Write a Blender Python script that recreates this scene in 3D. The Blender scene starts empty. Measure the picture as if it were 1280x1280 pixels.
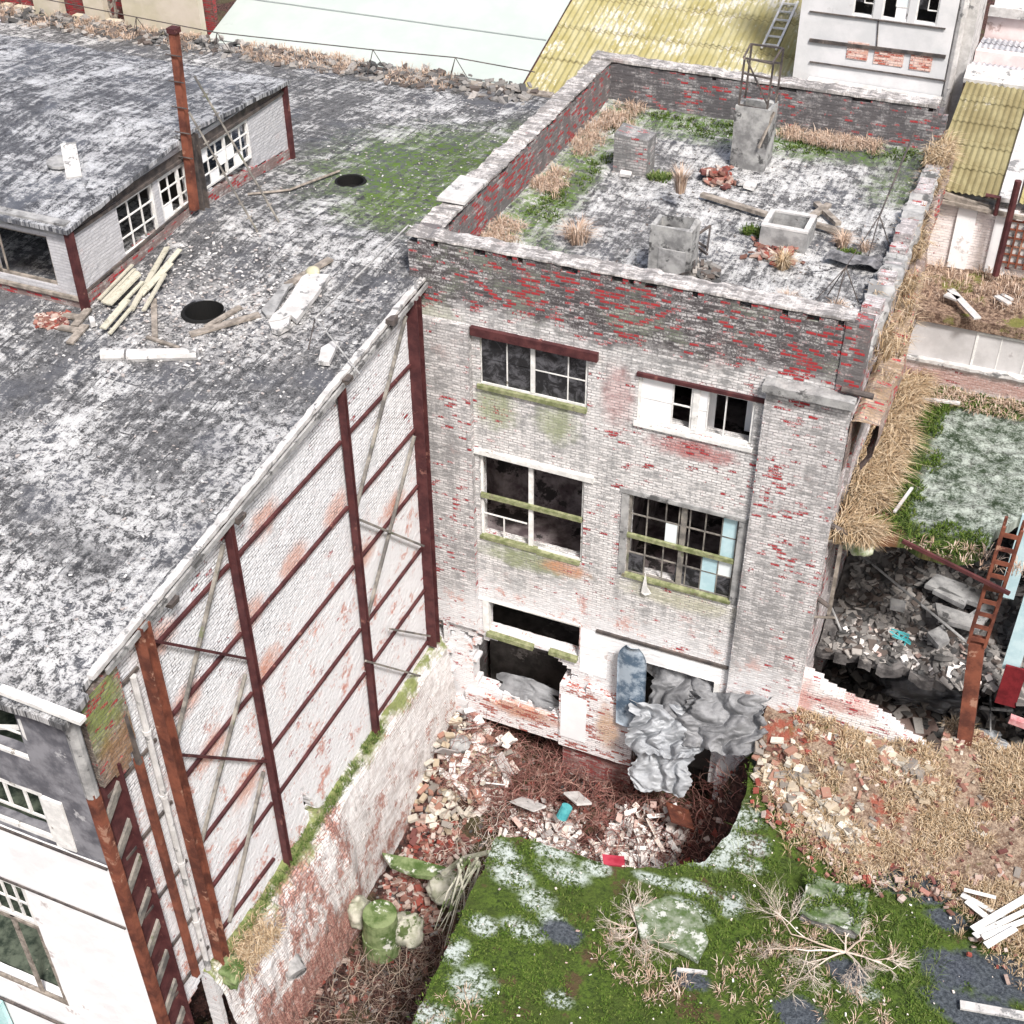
import bpy, math, random
from mathutils import Vector, Matrix, noise as mn
R_ = random.Random(7)
scene = bpy.context.scene
COL = scene.collection
# ---------------------------------------------------------------- camera, world, sun, exposure
YAW, PITCH, ROLL, FPX = -0.40877342, 0.66988325, -0.00826331, 1668.94
CAM = Vector((13.00469, -24.682492, 28.992754))
def cam_axes():
    a, b, c = YAW, PITCH, ROLL
    f = Vector((math.sin(a)*math.cos(b), math.cos(a)*math.cos(b), -math.sin(b)))
    r = Vector((math.cos(a), -math.sin(a), 0)); u = r.cross(f)
    return r*math.cos(c)+u*math.sin(c), -r*math.sin(c)+u*math.cos(c), f
CR, CU, CF = cam_axes()
cd = bpy.data.cameras.new('camera'); cam = bpy.data.objects.new('camera', cd); COL.objects.link(cam)
m = Matrix((CR, CU, -CF)).transposed().to_4x4(); m.translation = CAM; cam.matrix_world = m
cd.sensor_width = 36; cd.lens = 36*FPX/1280; cd.clip_end = 3000; cd.clip_start = .5
scene.camera = cam
w = bpy.data.worlds.new('World'); scene.world = w; w.use_nodes = True
nt = w.node_tree; bg = nt.nodes['Background']
sky = nt.nodes.new('ShaderNodeTexSky'); sky.sky_type = 'NISHITA'; sky.sun_disc = False
SUN_EL, SUN_AZ = math.radians(54), math.radians(138)     # azimuth clockwise from +Y
sky.sun_elevation = SUN_EL; sky.sun_rotation = SUN_AZ; sky.dust_density = 5; sky.air_density = 1.2; sky.ozone_density = .6
nt.links.new(sky.outputs[0], bg.inputs[0]); bg.inputs[1].default_value = .10
sl = bpy.data.lights.new('sun', 'SUN'); sl.energy = 3.1; sl.angle = math.radians(9); sl.color = (1, .965, .94)
so = bpy.data.objects.new('sun', sl); COL.objects.link(so)
sd = Vector((math.sin(SUN_AZ)*math.cos(SUN_EL), math.cos(SUN_AZ)*math.cos(SUN_EL), math.sin(SUN_EL)))
so.rotation_euler = sd.to_track_quat('Z', 'Y').to_euler(); so.location = (20, -30, 60)
scene.view_settings.view_transform = 'Standard'; scene.view_settings.look = 'None'
scene.cycles.max_bounces = 4; scene.cycles.diffuse_bounces = 2; scene.cycles.glossy_bounces = 2; scene.cycles.transmission_bounces = 1
scene.view_settings.gamma = 1; scene.view_settings.exposure = .68
# ---------------------------------------------------------------- points on known planes
def _ray(px, py): return CR*((px-640)/FPX) - CU*((py-640)/FPX) + CF
def PX(px, py, c): d = _ray(px, py); return CAM + d*((c-CAM.x)/d.x)
def PY(px, py, c): d = _ray(px, py); return CAM + d*((c-CAM.y)/d.y)
def PZ(px, py, c): d = _ray(px, py); return CAM + d*((c-CAM.z)/d.z)
def PP(px, py, z0, sl_, y0):
    d = _ray(px, py); return CAM + d*((z0+sl_*(CAM.y-y0)-CAM.z)/(d.z-sl_*d.y))
def roofz(y): return 14.05 + (.083*(y-.9) if y < .9 else -.1*(y-.9))
def PR(px, py):                                         # on the main roof
    p = PP(px, py, 14.05, .083, .9)
    return p if p.y < .9 else PP(px, py, 14.05, -.1, .9)
def rn(a, b): return R_.uniform(a, b)
def nz(x, y=0., z=0., s=1.): return mn.noise(Vector((x*s, y*s, z*s)))
def fb(x, y=0., z=0., s=1., o=4): return mn.fractal(Vector((x*s, y*s, z*s)), 1.0, 2.0, o)
# ---------------------------------------------------------------- objects
def tag(o, label=None, cat=None, group=None, kind=None):
    if label: o['label'] = label
    if cat: o['category'] = cat
    if group: o['group'] = group
    if kind: o['kind'] = kind
    return o
def empty(name, loc, label, cat, group=None, kind=None):
    o = bpy.data.objects.new(name, None); COL.objects.link(o); o.location = loc; o.empty_display_size = .3
    return tag(o, label, cat, group, kind)
def origin(o):
    v = Vector((0, 0, 0))
    while o: v += o.location; o = o.parent
    return v
def copy_tree(o, parent=None):
    c = o.copy(); COL.objects.link(c); c.parent = parent
    for ch in list(o.children): copy_tree(ch, c)
    return c
class MB:
    def __init__(s): s.v = []; s.f = []
    def add(s, vs, fs):
        n = len(s.v); s.v += [tuple(v) for v in vs]; s.f += [tuple(i+n for i in f) for f in fs]; return s
    def hexa(s, p): return s.add(p, [(0,3,2,1),(4,5,6,7),(0,1,5,4),(1,2,6,5),(2,3,7,6),(3,0,4,7)])
    def box(s, x0, x1, y0, y1, z0, z1, j=0):
        p = [(x0,y0,z0),(x1,y0,z0),(x1,y1,z0),(x0,y1,z0),(x0,y0,z1),(x1,y0,z1),(x1,y1,z1),(x0,y1,z1)]
        if j: p = [tuple(c+rn(-j, j) for c in q) for q in p]
        return s.hexa(p)
    def rbox(s, c, size, rot, j=0):
        a, b, d = [k/2 for k in size]
        p = [(-a,-b,-d),(a,-b,-d),(a,b,-d),(-a,b,-d),(-a,-b,d),(a,-b,d),(a,b,d),(-a,b,d)]
        M = rot.to_matrix() if not isinstance(rot, Matrix) else rot
        return s.hexa([Vector(c)+M@Vector([k*(1+rn(-j, j)) for k in q]) for q in p])
    def beam(s, p0, p1, w_, h_, up=(0,0,1), taper=1, roll=0):
        p0, p1 = Vector(p0), Vector(p1); d = (p1-p0).normalized(); up = Vector(up)
        if abs(d.dot(up)) > .98: up = Vector((1, 0, 0))
        a = d.cross(up).normalized(); b = a.cross(d)
        if roll: q = Matrix.Rotation(roll, 3, d); a = q@a; b = q@b
        P = []
        for p, k in ((p0, 1), (p1, taper)):
            P += [p-a*w_/2*k-b*h_/2*k, p+a*w_/2*k-b*h_/2*k, p+a*w_/2*k+b*h_/2*k, p-a*w_/2*k+b*h_/2*k]
        return s.hexa(P)
    def ibeam(s, p0, p1, w_, h_, t, up):
        # steel section: two flanges and a web; 'up' = direction across the web
        p0, p1, up = Vector(p0), Vector(p1), Vector(up).normalized()
        o = up*(h_/2-t/2)
        s.beam(p0+o, p1+o, w_, t, up); s.beam(p0-o, p1-o, w_, t, up); s.beam(p0, p1, t, h_-2*t-.002, up)
        return s
    def tube(s, pts, r, n=6, r1=None, cap=True):
        pts = [Vector(p) for p in pts]; L = len(pts); base = len(s.v)
        up = Vector((0, 0, 1))
        for i, p in enumerate(pts):
            d = (pts[min(i+1, L-1)]-pts[max(i-1, 0)])
            d = d.normalized() if d.length > 1e-6 else Vector((0, 0, 1))
            a = d.cross(up if abs(d.z) < .95 else Vector((1, 0, 0))).normalized(); b = a.cross(d)
            rr = r if r1 is None else r+(r1-r)*i/(L-1)
            for k in range(n):
                t = 2*math.pi*k/n; s.v.append(tuple(p+a*math.cos(t)*rr+b*math.sin(t)*rr))
        for i in range(L-1):
            for k in range(n):
                k2 = (k+1) % n
                s.f.append((base+i*n+k, base+i*n+k2, base+(i+1)*n+k2, base+(i+1)*n+k))
        if cap and n > 2:
            s.f.append(tuple(base+k for k in range(n))[::-1]); s.f.append(tuple(base+(L-1)*n+k for k in range(n)))
        return s
    def prism(s, poly, h):                             # poly: 3D points, h: extrusion vector
        n = len(poly); h = Vector(h); P = [Vector(p) for p in poly]
        s.add(P+[p+h for p in P], [tuple(range(n))[::-1], tuple(range(n, 2*n))]+[(i, (i+1) % n, (i+1) % n+n, i+n) for i in range(n)])
        return s
    def grid(s, fn, nu, nv, skip=None):
        b = len(s.v)
        for i in range(nu+1):
            for j in range(nv+1): s.v.append(tuple(fn(i/nu, j/nv)))
        for i in range(nu):
            for j in range(nv):
                if skip and skip((i+.5)/nu, (j+.5)/nv): continue
                a = b+i*(nv+1)+j; s.f.append((a, a+nv+1, a+nv+2, a+1))
        return s
    def shell(s, fn, nu, nv, th):                      # a grid with thickness
        G = [[Vector(fn(i/nu, j/nv)) for j in range(nv+1)] for i in range(nu+1)]
        b = len(s.v); N = (nu+1)*(nv+1)
        nrm = []
        for i in range(nu+1):
            for j in range(nv+1):
                du = G[min(i+1, nu)][j]-G[max(i-1, 0)][j]; dv = G[i][min(j+1, nv)]-G[i][max(j-1, 0)]
                c = du.cross(dv); nrm.append(c.normalized() if c.length > 1e-9 else Vector((0, 0, 1)))
        k = 0; bk = []
        for i in range(nu+1):
            for j in range(nv+1): s.v.append(tuple(G[i][j])); bk.append(tuple(G[i][j]-nrm[k]*th)); k += 1
        s.v += bk
        for i in range(nu):
            for j in range(nv):
                a = b+i*(nv+1)+j; q = (a, a+nv+1, a+nv+2, a+1); s.f.append(q); s.f.append(tuple(x+N for x in q[::-1]))
        ring = [(i, 0) for i in range(nu)]+[(nu, j) for j in range(nv)]+[(i, nv) for i in range(nu, 0, -1)]+[(0, j) for j in range(nv, 0, -1)]
        ring = [b+i*(nv+1)+j for i, j in ring]
        for p, q in zip(ring, ring[1:]+ring[:1]): s.f.append((p, q, q+N, p+N))
        return s
    def cells(s, axis, c, th, U, Z, solid, jit=.012, out=.006):
        # masonry wall made of small cells: axis 'y' faces -Y (front y=c), axis 'x' faces +X (front x=c)
        nu, nzc = len(U)-1, len(Z)-1
        S = [[bool(solid((U[i]+U[i+1])/2, (Z[j]+Z[j+1])/2)) for j in range(nzc)] for i in range(nu)]
        idx = {}
        def vid(i, j, b):
            k = (i, j, b)
            if k not in idx:
                full = all(0 <= a < nu and 0 <= d < nzc and S[a][d] for a in (i-1, i) for d in (j-1, j))
                u = U[i]; z = Z[j]; o = out*nz(u*9+3, z*9, 5*b)*2
                if full: u += rn(-jit, jit); z += rn(-jit, jit)
                else: o += 0; u += rn(-jit, jit)*.6; z += rn(-jit, jit)*.6
                idx[k] = len(s.v)
                if axis == 'y': s.v.append((u, c+o+(th if b else 0), z))
                else: s.v.append((c-o-(th if b else 0), u, z))
            return idx[k]
        for i in range(nu):
            for j in range(nzc):
                if not S[i][j]: continue
                for b in (0, 1):
                    q = [vid(i, j, b), vid(i+1, j, b), vid(i+1, j+1, b), vid(i, j+1, b)]
                    s.f.append(tuple(q if b == 0 else q[::-1]))
                for di, dj, e in ((-1, 0, ((i, j), (i, j+1))), (1, 0, ((i+1, j+1), (i+1, j))), (0, -1, ((i+1, j), (i, j))), (0, 1, ((i, j+1), (i+1, j+1)))):
                    a, d = i+di, j+dj
                    if 0 <= a < nu and 0 <= d < nzc and S[a][d]: continue
                    s.f.append((vid(*e[0], 0), vid(*e[1], 0), vid(*e[1], 1), vid(*e[0], 1)))
        return s
    def build(s, name, mat, parent=None, smooth=False, loc=None):
        o0 = origin(parent) if parent else Vector(loc or (0, 0, 0))
        me = bpy.data.meshes.new(name); me.from_pydata([tuple(Vector(v)-o0) for v in s.v], [], s.f); me.update()
        if smooth: me.polygons.foreach_set('use_smooth', [True]*len(me.polygons))
        me.materials.append(mat)
        o = bpy.data.objects.new(name, me); COL.objects.link(o)
        if parent: o.parent = parent
        elif loc: o.location = loc
        return o
def brk(a, b, step, extra=()):
    n = max(1, round((b-a)/step)); L = [a+(b-a)*i/n for i in range(n+1)]
    for e in extra:
        if a < e < b: L = [x for x in L if abs(x-e) > step*.45 or x in (a, b)]+[e]
    return sorted(set(L))
# ---------------------------------------------------------------- materials
class G:
    def __init__(s, name, rough=.9):
        s.m = bpy.data.materials.new(name); s.m.use_nodes = True; s.t = s.m.node_tree; s.b = s.t.nodes['Principled BSDF']
        s.b.inputs['Roughness'].default_value = rough; s.b.inputs['Specular IOR Level'].default_value = .25
        s._p = None
    def set(s, sock, v):
        if isinstance(v, bpy.types.NodeSocket): s.t.links.new(v, sock)
        else:
            if isinstance(v, (tuple, list)) and len(v) == 3 and sock.type == 'RGBA': v = tuple(v)+(1,)
            sock.default_value = v
    def pos(s):
        if not s._p: s._p = s.t.nodes.new('ShaderNodeNewGeometry')
        return s._p.outputs['Position']
    def island(s): s.pos(); return s._p.outputs['Random Per Island']
    def tnrm(s): s.pos(); return s._p.outputs['True Normal']
    def nrm(s): s.pos(); return s._p.outputs['Normal']
    def xyz(s, v=None):
        n = s.t.nodes.new('ShaderNodeSeparateXYZ'); s.set(n.inputs[0], v or s.pos()); return n.outputs
    def comb(s, x, y, z=0.):
        n = s.t.nodes.new('ShaderNodeCombineXYZ')
        for i, v in enumerate((x, y, z)): s.set(n.inputs[i], v)
        return n.outputs[0]
    def ma(s, op, a, b=0., c=None, clamp=False):
        n = s.t.nodes.new('ShaderNodeMath'); n.operation = op; n.use_clamp = clamp
        s.set(n.inputs[0], a); s.set(n.inputs[1], b)
        if c is not None: s.set(n.inputs[2], c)
        return n.outputs[0]
    def add(s, *a):
        r = a[0]
        for b in a[1:]: r = s.ma('ADD', r, b)
        return r
    def mul(s, a, b): return s.ma('MULTIPLY', a, b)
    def mr(s, x, a, b, c=0., d=1., smooth=True):
        n = s.t.nodes.new('ShaderNodeMapRange'); n.interpolation_type = 'SMOOTHSTEP' if smooth else 'LINEAR'
        for i, v in enumerate((x, a, b, c, d)): s.set(n.inputs[i], v)
        return n.outputs[0]
    def mix(s, f, a, b, blend='MIX'):
        n = s.t.nodes.new('ShaderNodeMix'); n.data_type = 'RGBA'; n.blend_type = blend
        s.set(n.inputs[0], f); s.set(n.inputs[6], a); s.set(n.inputs[7], b); return n.outputs[2]
    def noise(s, sc, det=4, rough=.6, vec=None, dist=0.):
        n = s.t.nodes.new('ShaderNodeTexNoise'); s.set(n.inputs['Vector'], vec or s.pos()); n.inputs['Scale'].default_value = sc
        n.inputs['Detail'].default_value = det; n.inputs['Roughness'].default_value = rough; n.inputs['Distortion'].default_value = dist
        return n.outputs[0]
    def voro(s, sc, vec=None, out=0, feat='F1'):
        n = s.t.nodes.new('ShaderNodeTexVoronoi'); n.feature = feat; s.set(n.inputs['Vector'], vec or s.pos()); n.inputs['Scale'].default_value = sc
        return n.outputs[out]
    def scale(s, vx, vy, vz, vec=None, off=(0, 0, 0)):
        n = s.t.nodes.new('ShaderNodeMapping'); s.set(n.inputs[0], vec or s.pos()); n.inputs['Scale'].default_value = (vx, vy, vz)
        n.inputs['Location'].default_value = off
        return n.outputs[0]
    def brick(s, vec, bw=.25, rh=.085, mo=.012, off=.5):
        n = s.t.nodes.new('ShaderNodeTexBrick'); s.set(n.inputs['Vector'], vec); n.offset = off
        for k, v in (('Color1', (0, 0, 0, 1)), ('Color2', (1, 1, 1, 1)), ('Mortar', (.5, .5, .5, 1)), ('Scale', 1), ('Mortar Size', mo), ('Mortar Smooth', .2), ('Bias', 0), ('Brick Width', bw), ('Row Height', rh)):
            n.inputs[k].default_value = v
        return n.outputs
    def done(s, col, bump=None, st=.5, dist=.02, rough=None):
        s.set(s.b.inputs['Base Color'], col)
        if bump is not None:
            n = s.t.nodes.new('ShaderNodeBump'); n.inputs['Strength'].default_value = st; n.inputs['Distance'].default_value = dist
            s.set(n.inputs['Height'], bump); s.t.links.new(n.outputs[0], s.b.inputs['Normal'])
        if rough is not None: s.set(s.b.inputs['Roughness'], rough)
        return s.m
    def blob(s, x, z, u0, z0, ru, rz, nzv, soft=.35):     # stain with an uneven outline at a place on the wall
        dx = s.mul(s.ma('SUBTRACT', x, u0), 1/ru); dz = s.mul(s.ma('SUBTRACT', z, z0), 1/rz)
        d = s.ma('SQRT', s.add(s.mul(dx, dx), s.mul(dz, dz))); d = s.add(d, s.mul(s.ma('SUBTRACT', nzv, .5), 1.6))
        return s.mr(d, 1+soft, 1-soft)
def brick_mat(name, ax, light=(.66,.65,.66), grey=(.30,.30,.31), red=(.42,.032,.035), redt=.78, greyt=.5, mortar=(.13,.12,.125), topz=None, top_red=.62, lowz=None, blobs=(), course='z', mstr=.8, lowa=.82):
    g = G(name); x, y, z = g.xyz(); N = g.xyz(g.tnrm()); fx = g.ma('GREATER_THAN', g.ma('ABSOLUTE', N[0]), .7); fz = g.ma('GREATER_THAN', g.ma('ABSOLUTE', N[2]), .7)
    u = g.add(g.mul(x, g.ma('SUBTRACT', 1., fx)), g.mul(y, fx)); zr = z; z = g.add(g.mul(z, g.ma('SUBTRACT', 1., fz)), g.mul(y, fz))
    vec = g.comb(x, y) if course == 'top' else g.comb(u, z); zz = y if course == 'top' else z; uu = x if course == 'top' else u
    n3 = g.noise(20, 4, .75, vec); wob = g.noise(1.3, 3, .6)
    v2 = g.comb(g.add(uu, g.mul(g.ma('SUBTRACT', n3, .5), .03)), g.add(zz, g.mul(g.ma('SUBTRACT', wob, .5), .07), g.mul(g.ma('SUBTRACT', n3, .5), .022)))
    bo = g.brick(v2, .235, .078, .011); rnd = g.mr(bo[0], 0, 1, smooth=False); mo = bo[1]
    n1 = g.noise(.45, 5, .62, g.scale(1, 1, 1, vec, (3.3, 1.7, 0))); n2 = g.noise(2.6, 5, .72, g.scale(1, 1, 1, vec, (9, 4, 0)))
    st = g.noise(1.8, 5, .75, g.scale(.8, 4.5, 1, vec)); drip = g.noise(1.1, 4, .65, g.scale(3.2, .35, 1, vec))
    val = g.add(g.mul(rnd, .10), g.mul(n2, .45), g.mul(st, .45), g.mul(n3, .35), g.mul(drip, .30), g.mul(n1, .30))   # mean ~ .98
    col = g.mix(g.mr(val, greyt+.40, greyt+.60), grey, light)
    rt = redt+.10
    md = g.mul(g.mr(g.add(g.mul(n2, .6), g.mul(st, .6), g.mul(n1, .3)), .62, .88), mstr)
    if topz:
        tz = g.add(zr, g.mul(g.ma('SUBTRACT', g.noise(.8, 4, .65, vec), .5), 1.7), g.mul(g.ma('SUBTRACT', n3, .5), .6))
        band = g.mr(tz, topz-.3, topz+.3)
        sm_ = g.add(g.mul(rnd, .22), g.mul(n3, .75), g.mul(st, .5), g.mul(n2, .3))   # mean .88
        dark = g.mix(g.mr(sm_, .84, .99), (.045,.038,.04), (.50,.49,.49))
        dark = g.mix(g.mul(g.mr(g.noise(.7, 5, .7, g.scale(1, 1, 1, vec, (31, 5, 0))), .5, .62), .5), dark, (.22,.26,.18))
        col = g.mix(g.mul(band, .9), col, dark); md = g.ma('MAXIMUM', md, g.mul(band, .8))
        rt = g.add(redt+.10, g.mul(band, top_red-redt))
    if lowz:
        lz = g.add(zr, g.mul(g.ma('SUBTRACT', g.noise(.6, 4, .7, vec), .5), 2.6))
        low = g.mr(lz, lowz+.8, lowz-.8)
        col = g.mix(g.mul(low, lowa), col, g.mix(n2, (.72,.71,.72), (.82,.82,.83))); md = g.mul(md, g.ma('SUBTRACT', 1., g.mul(low, .6)))
        col = g.mix(g.mul(low, g.mr(g.add(g.mul(g.noise(1.3, 6, .8, vec), .8), g.mul(n3, .2)), .53, .60)), col, g.mix(n3, (.50,.18,.14), (.62,.40,.34)))
    pk = g.mul(g.mr(g.add(g.mul(g.noise(.9, 5, .7, g.scale(1, 1, 1, vec, (20, 7, 0))), .8), g.mul(n3, .3)), .62, .74), .3)
    col = g.mix(pk, col, (.50,.30,.27))
    for (u0, z0, ru, rz, c, a) in blobs:
        bl = g.mul(g.mul(g.blob(u, zr, u0, z0, ru, rz, n2, .5), a), g.mr(g.add(g.mul(n3, .7), g.mul(st, .4)), .34, .58)); col = g.mix(bl, col, c)
    rm = g.add(g.mul(n1, .55), g.mul(rnd, .42), g.mul(n2, .60), g.mul(g.ma('SUBTRACT', n3, .5), .45))                   # mean ~ .78
    r = g.mr(g.ma('SUBTRACT', rm, rt), -.03, .04)
    rc = g.mix(g.mr(n3, .4, .65), red, (.22,.05,.055))
    col = g.mix(r, col, rc)
    col = g.mix(g.mul(mo, md), col, mortar)
    col = g.mix(g.mul(g.mr(g.add(g.mul(n3, .8), g.mul(st, .25)), .62, .70), .7), col, (.07,.07,.075))
    h = g.add(g.mul(mo, -.8), g.mul(n3, .6), g.mul(rnd, .3))
    return g.done(col, h, .8, .02)
def flat_mat(name, c1, c2, sc=4., c3=None, t3=.62, rough=.85, bump=.3, det=5, bs=None):
    g = G(name, rough); n = g.noise(sc, det, .65); col = g.mix(g.mr(n, .35, .65), c1, c2)
    if c3: col = g.mix(g.mr(g.noise(sc*.6, 5, .7, g.scale(1,1,1,None,(5,3,8))), t3, t3+.06), col, c3)
    return g.done(col, g.noise(bs or sc*6, 4, .7), bump, .02)
def island_mat(name, cols, rough=.85, dirt=(.2,.18,.17)):
    g = G(name, rough); r = g.island(); n = g.t.nodes.new('ShaderNodeValToRGB'); g.set(n.inputs[0], r); n.color_ramp.interpolation = 'CONSTANT'
    e = n.color_ramp.elements
    while len(e) < len(cols): e.new(.5)
    for i, c in enumerate(cols): e[i].position = i/len(cols); e[i].color = tuple(c)+(1,)
    nn = g.noise(9, 5, .75); col = g.mix(g.mul(g.mr(nn, .5, .72), .7), n.outputs[0], dirt)
    return g.done(col, g.noise(30, 3, .7), .4, .01)
def lichen_roof(name, dark, mid, pale, thr=.5, seams=True, moss=(), sx=.95, tint=(.10,.105,.122), mid2=None):
    g = G(name, .92); x, y, z = g.xyz(); v = g.comb(x, y)
    big = g.noise(.30, 5, .62, v, .4); med = g.noise(1.1, 6, .76, v, .5); fin = g.noise(5.0, 6, .80, v, .6); vf = g.noise(24, 4, .75, v)
    stry = g.noise(2.4, 5, .72, g.scale(2.6, .32, 1, v)); strx = g.noise(1.5, 5, .7, g.scale(.30, 2.8, 1, v))
    wob = g.mul(g.ma('SUBTRACT', med, .5), .16)
    bo = g.brick(g.comb(g.add(y, wob), g.add(x, wob, g.mul(g.ma('SUBTRACT', fin, .5), .05))), 2.9, sx, .018); rnd = g.mr(bo[0], 0, 1, smooth=False); jn = bo[1]
    lo = g.add(g.mul(big, .42), g.mul(med, .56), g.mul(fin, .70), g.mul(vf, .42), g.mul(stry, .52), g.mul(strx, .30), g.mul(g.ma('SUBTRACT', rnd, .5), .08 if seams else 0.))   # mean 1.29
    base = g.mix(g.mr(g.add(g.mul(fin, .6), g.mul(vf, .5), g.mul(stry, .3)), .56, .84), dark, mid)
    base = g.mix(g.mul(g.mr(g.noise(.5, 4, .6, g.scale(1, 1, 1, v, (11, 2, 0))), .5, .62), .6), base, tint)
    col = g.mix(g.mr(lo, thr+.69, thr+.75), base, mid2 or tuple(c*.60 for c in pale))
    col = g.mix(g.mr(g.add(lo, g.mul(g.ma('SUBTRACT', vf, .5), .25)), thr+.79, thr+.83), col, pale)
    col = g.mix(g.mul(g.mr(g.add(g.mul(vf, .8), g.mul(fin, .4)), .66, .72), .75), col, (.045,.045,.05))
    crack = g.mr(g.add(g.voro(.9, g.comb(g.add(x, g.mul(fin, .7)), g.add(y, g.mul(med, .9))), 0, 'DISTANCE_TO_EDGE'), g.mul(fin, .03)), .030, .016)
    col = g.mix(g.mul(crack, g.mr(big, .45, .6)), col, (.03,.03,.035))
    if seams: col = g.mix(g.mul(jn, g.mr(g.add(g.mul(fin, .5), g.mul(med, .5)), .48, .58)), col, (.035,.035,.04))
    for (x0, y0, rx, ry, c, a) in moss:
        bl = g.mul(g.mul(g.blob(x, y, x0, y0, rx, ry, med, .5), a), g.mr(g.add(fin, g.mul(vf, .3)), .58, .72)); col = g.mix(bl, col, c)
    return g.done(col, g.add(g.mul(lo, .8), g.mul(vf, .8), g.mul(fin, .5), g.mul(jn, -.2)), .9, .035)
WOOD_W = flat_mat('white_paint', (.62,.62,.60), (.80,.79,.77), 5, (.25,.23,.20), .62)
WOOD_G = flat_mat('algae_wood', (.14,.16,.07), (.30,.31,.18), 6, (.16,.14,.10), .6)
WOOD_O = flat_mat('grey_wood', (.16,.14,.12), (.34,.30,.26), 5, (.08,.07,.06), .62)
PLANK = island_mat('plank_wood', [(.38,.36,.28),(.24,.23,.16),(.46,.44,.36),(.17,.16,.12)], dirt=(.10,.10,.06))
RUST = flat_mat('maroon_steel', (.050,.016,.018), (.095,.032,.032), 3, (.20,.09,.075), .62, .7)
RUSTO = flat_mat('orange_rust', (.085,.03,.022), (.22,.075,.045), 2, (.36,.20,.14), .60, .8)
DARKST = flat_mat('dark_steel', (.05,.045,.045), (.12,.10,.09), 4, (.24,.20,.17), .62, .7)
GREYST = flat_mat('grey_steel', (.10,.095,.09), (.27,.25,.22), 3, (.12,.13,.08), .60, .7)
CONC = flat_mat('concrete', (.20,.20,.20), (.38,.38,.375), 2.5, (.09,.09,.09), .56, .9, .5)
CONCW = flat_mat('white_concrete', (.42,.41,.40), (.58,.57,.56), 3.5, (.20,.20,.20), .56, .9, .5)
PLAST = flat_mat('white_plaster', (.76,.76,.77), (.86,.86,.86), 1.2, (.48,.43,.42), .63, .9, .3)
DARKIN = flat_mat('interior_shade', (.04,.036,.034), (.10,.09,.085), 1.5, (.20,.18,.17), .6)  # indoor shade put into the surface colour
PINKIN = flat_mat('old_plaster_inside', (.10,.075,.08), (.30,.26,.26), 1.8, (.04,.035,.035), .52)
FAB = flat_mat('grey_fabric', (.14,.143,.15), (.26,.265,.275), 1.6, (.12,.12,.125), .62, .95, .15)
DIRT = None
GLASS = G('dark_glass', .3)
GLASS = GLASS.done(GLASS.mix(GLASS.mr(GLASS.noise(3, 5, .75, None, .6), .45, .62), (.018,.018,.02), (.10,.10,.11)))  # patchy reflections on near-black panes are put into the colour
BLACKIN = G('hole_shade_black').done((.008,.008,.008))  # deep shade inside the roof holes, painted as black
PALEG = G('pale_pane', .4).done((.72,.78,.79)); WHITEP = G('white_pane', .5).done((.88,.88,.89)); BLUEP = flat_mat('blue_board', (.38,.55,.60), (.50,.66,.70), 2, (.5,.5,.5), .66)
def snap(x, y, P, mx):
    best = None
    for i in range(len(P)):
        (ax, ay), (bx_, by_) = P[i-1], P[i]; dx, dy = bx_-ax, by_-ay; L = dx*dx+dy*dy
        t = 0 if L < 1e-9 else max(0, min(1, ((x-ax)*dx+(y-ay)*dy)/L)); qx, qy = ax+dx*t, ay+dy*t; d = math.hypot(x-qx, y-qy)
        if best is None or d < best[0]: best = (d, qx, qy)
    return (best[1], best[2]) if best[0] < mx else (x, y)
def cells_z(mb, X_, Y_, hf, th, solid, jit=.0, poly=None):
    # horizontal slab made of small cells, top at hf(x, y)
    nx, ny = len(X_)-1, len(Y_)-1
    S = [[bool(solid((X_[i]+X_[i+1])/2, (Y_[j]+Y_[j+1])/2)) for j in range(ny)] for i in range(nx)]
    idx = {}
    def vid(i, j, b):
        k = (i, j, b)
        if k not in idx:
            idx[k] = len(mb.v); x = X_[i]+nz(i*1.7, j*2.3, 1)*jit; y = Y_[j]+nz(i*2.1, j*1.9, 7)*jit
            if poly and not all(0 <= a < nx and 0 <= c < ny and S[a][c] for a in (i-1, i) for c in (j-1, j)):
                x, y = snap(x, y, poly, .24); x += .05*fb(x*3, y*3, 2); y += .05*fb(x*3, y*3, 6)
            mb.v.append((x, y, hf(x, y)-(th if b else 0)))
        return idx[k]
    for i in range(nx):
        for j in range(ny):
            if not S[i][j]: continue
            q = [(i, j), (i+1, j), (i+1, j+1), (i, j+1)]
            mb.f.append(tuple(vid(a, c, 0) for a, c in q)); mb.f.append(tuple(vid(a, c, 1) for a, c in q[::-1]))
            for di, dj, e in ((-1, 0, ((i, j+1), (i, j))), (1, 0, ((i+1, j), (i+1, j+1))), (0, -1, ((i, j), (i+1, j))), (0, 1, ((i+1, j+1), (i, j+1)))):
                a, c = i+di, j+dj
                if 0 <= a < nx and 0 <= c < ny and S[a][c]: continue
                mb.f.append((vid(*e[0], 0), vid(*e[0], 1), vid(*e[1], 1), vid(*e[1], 0)))
    return mb
def inpoly(u, v, P):
    c = False; n = len(P)
    for i in range(n):
        (x1, y1), (x2, y2) = P[i], P[i-1]
        if (y1 > v) != (y2 > v) and u < (x2-x1)*(v-y1)/(y2-y1)+x1: c = not c
    return c
def pyp(L, y=0.): return [(PY(a, b, y).x, PY(a, b, y).z) for a, b in L]
def pzp(L, z): return [(PZ(a, b, z).x, PZ(a, b, z).y) for a, b in L]
def lerpl(x, T):
    if x <= T[0][0]: return T[0][1]
    for (a, b), (c, d) in zip(T, T[1:]):
        if x <= c: return b+(d-b)*(x-a)/(c-a)
    return T[-1][1]
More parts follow.
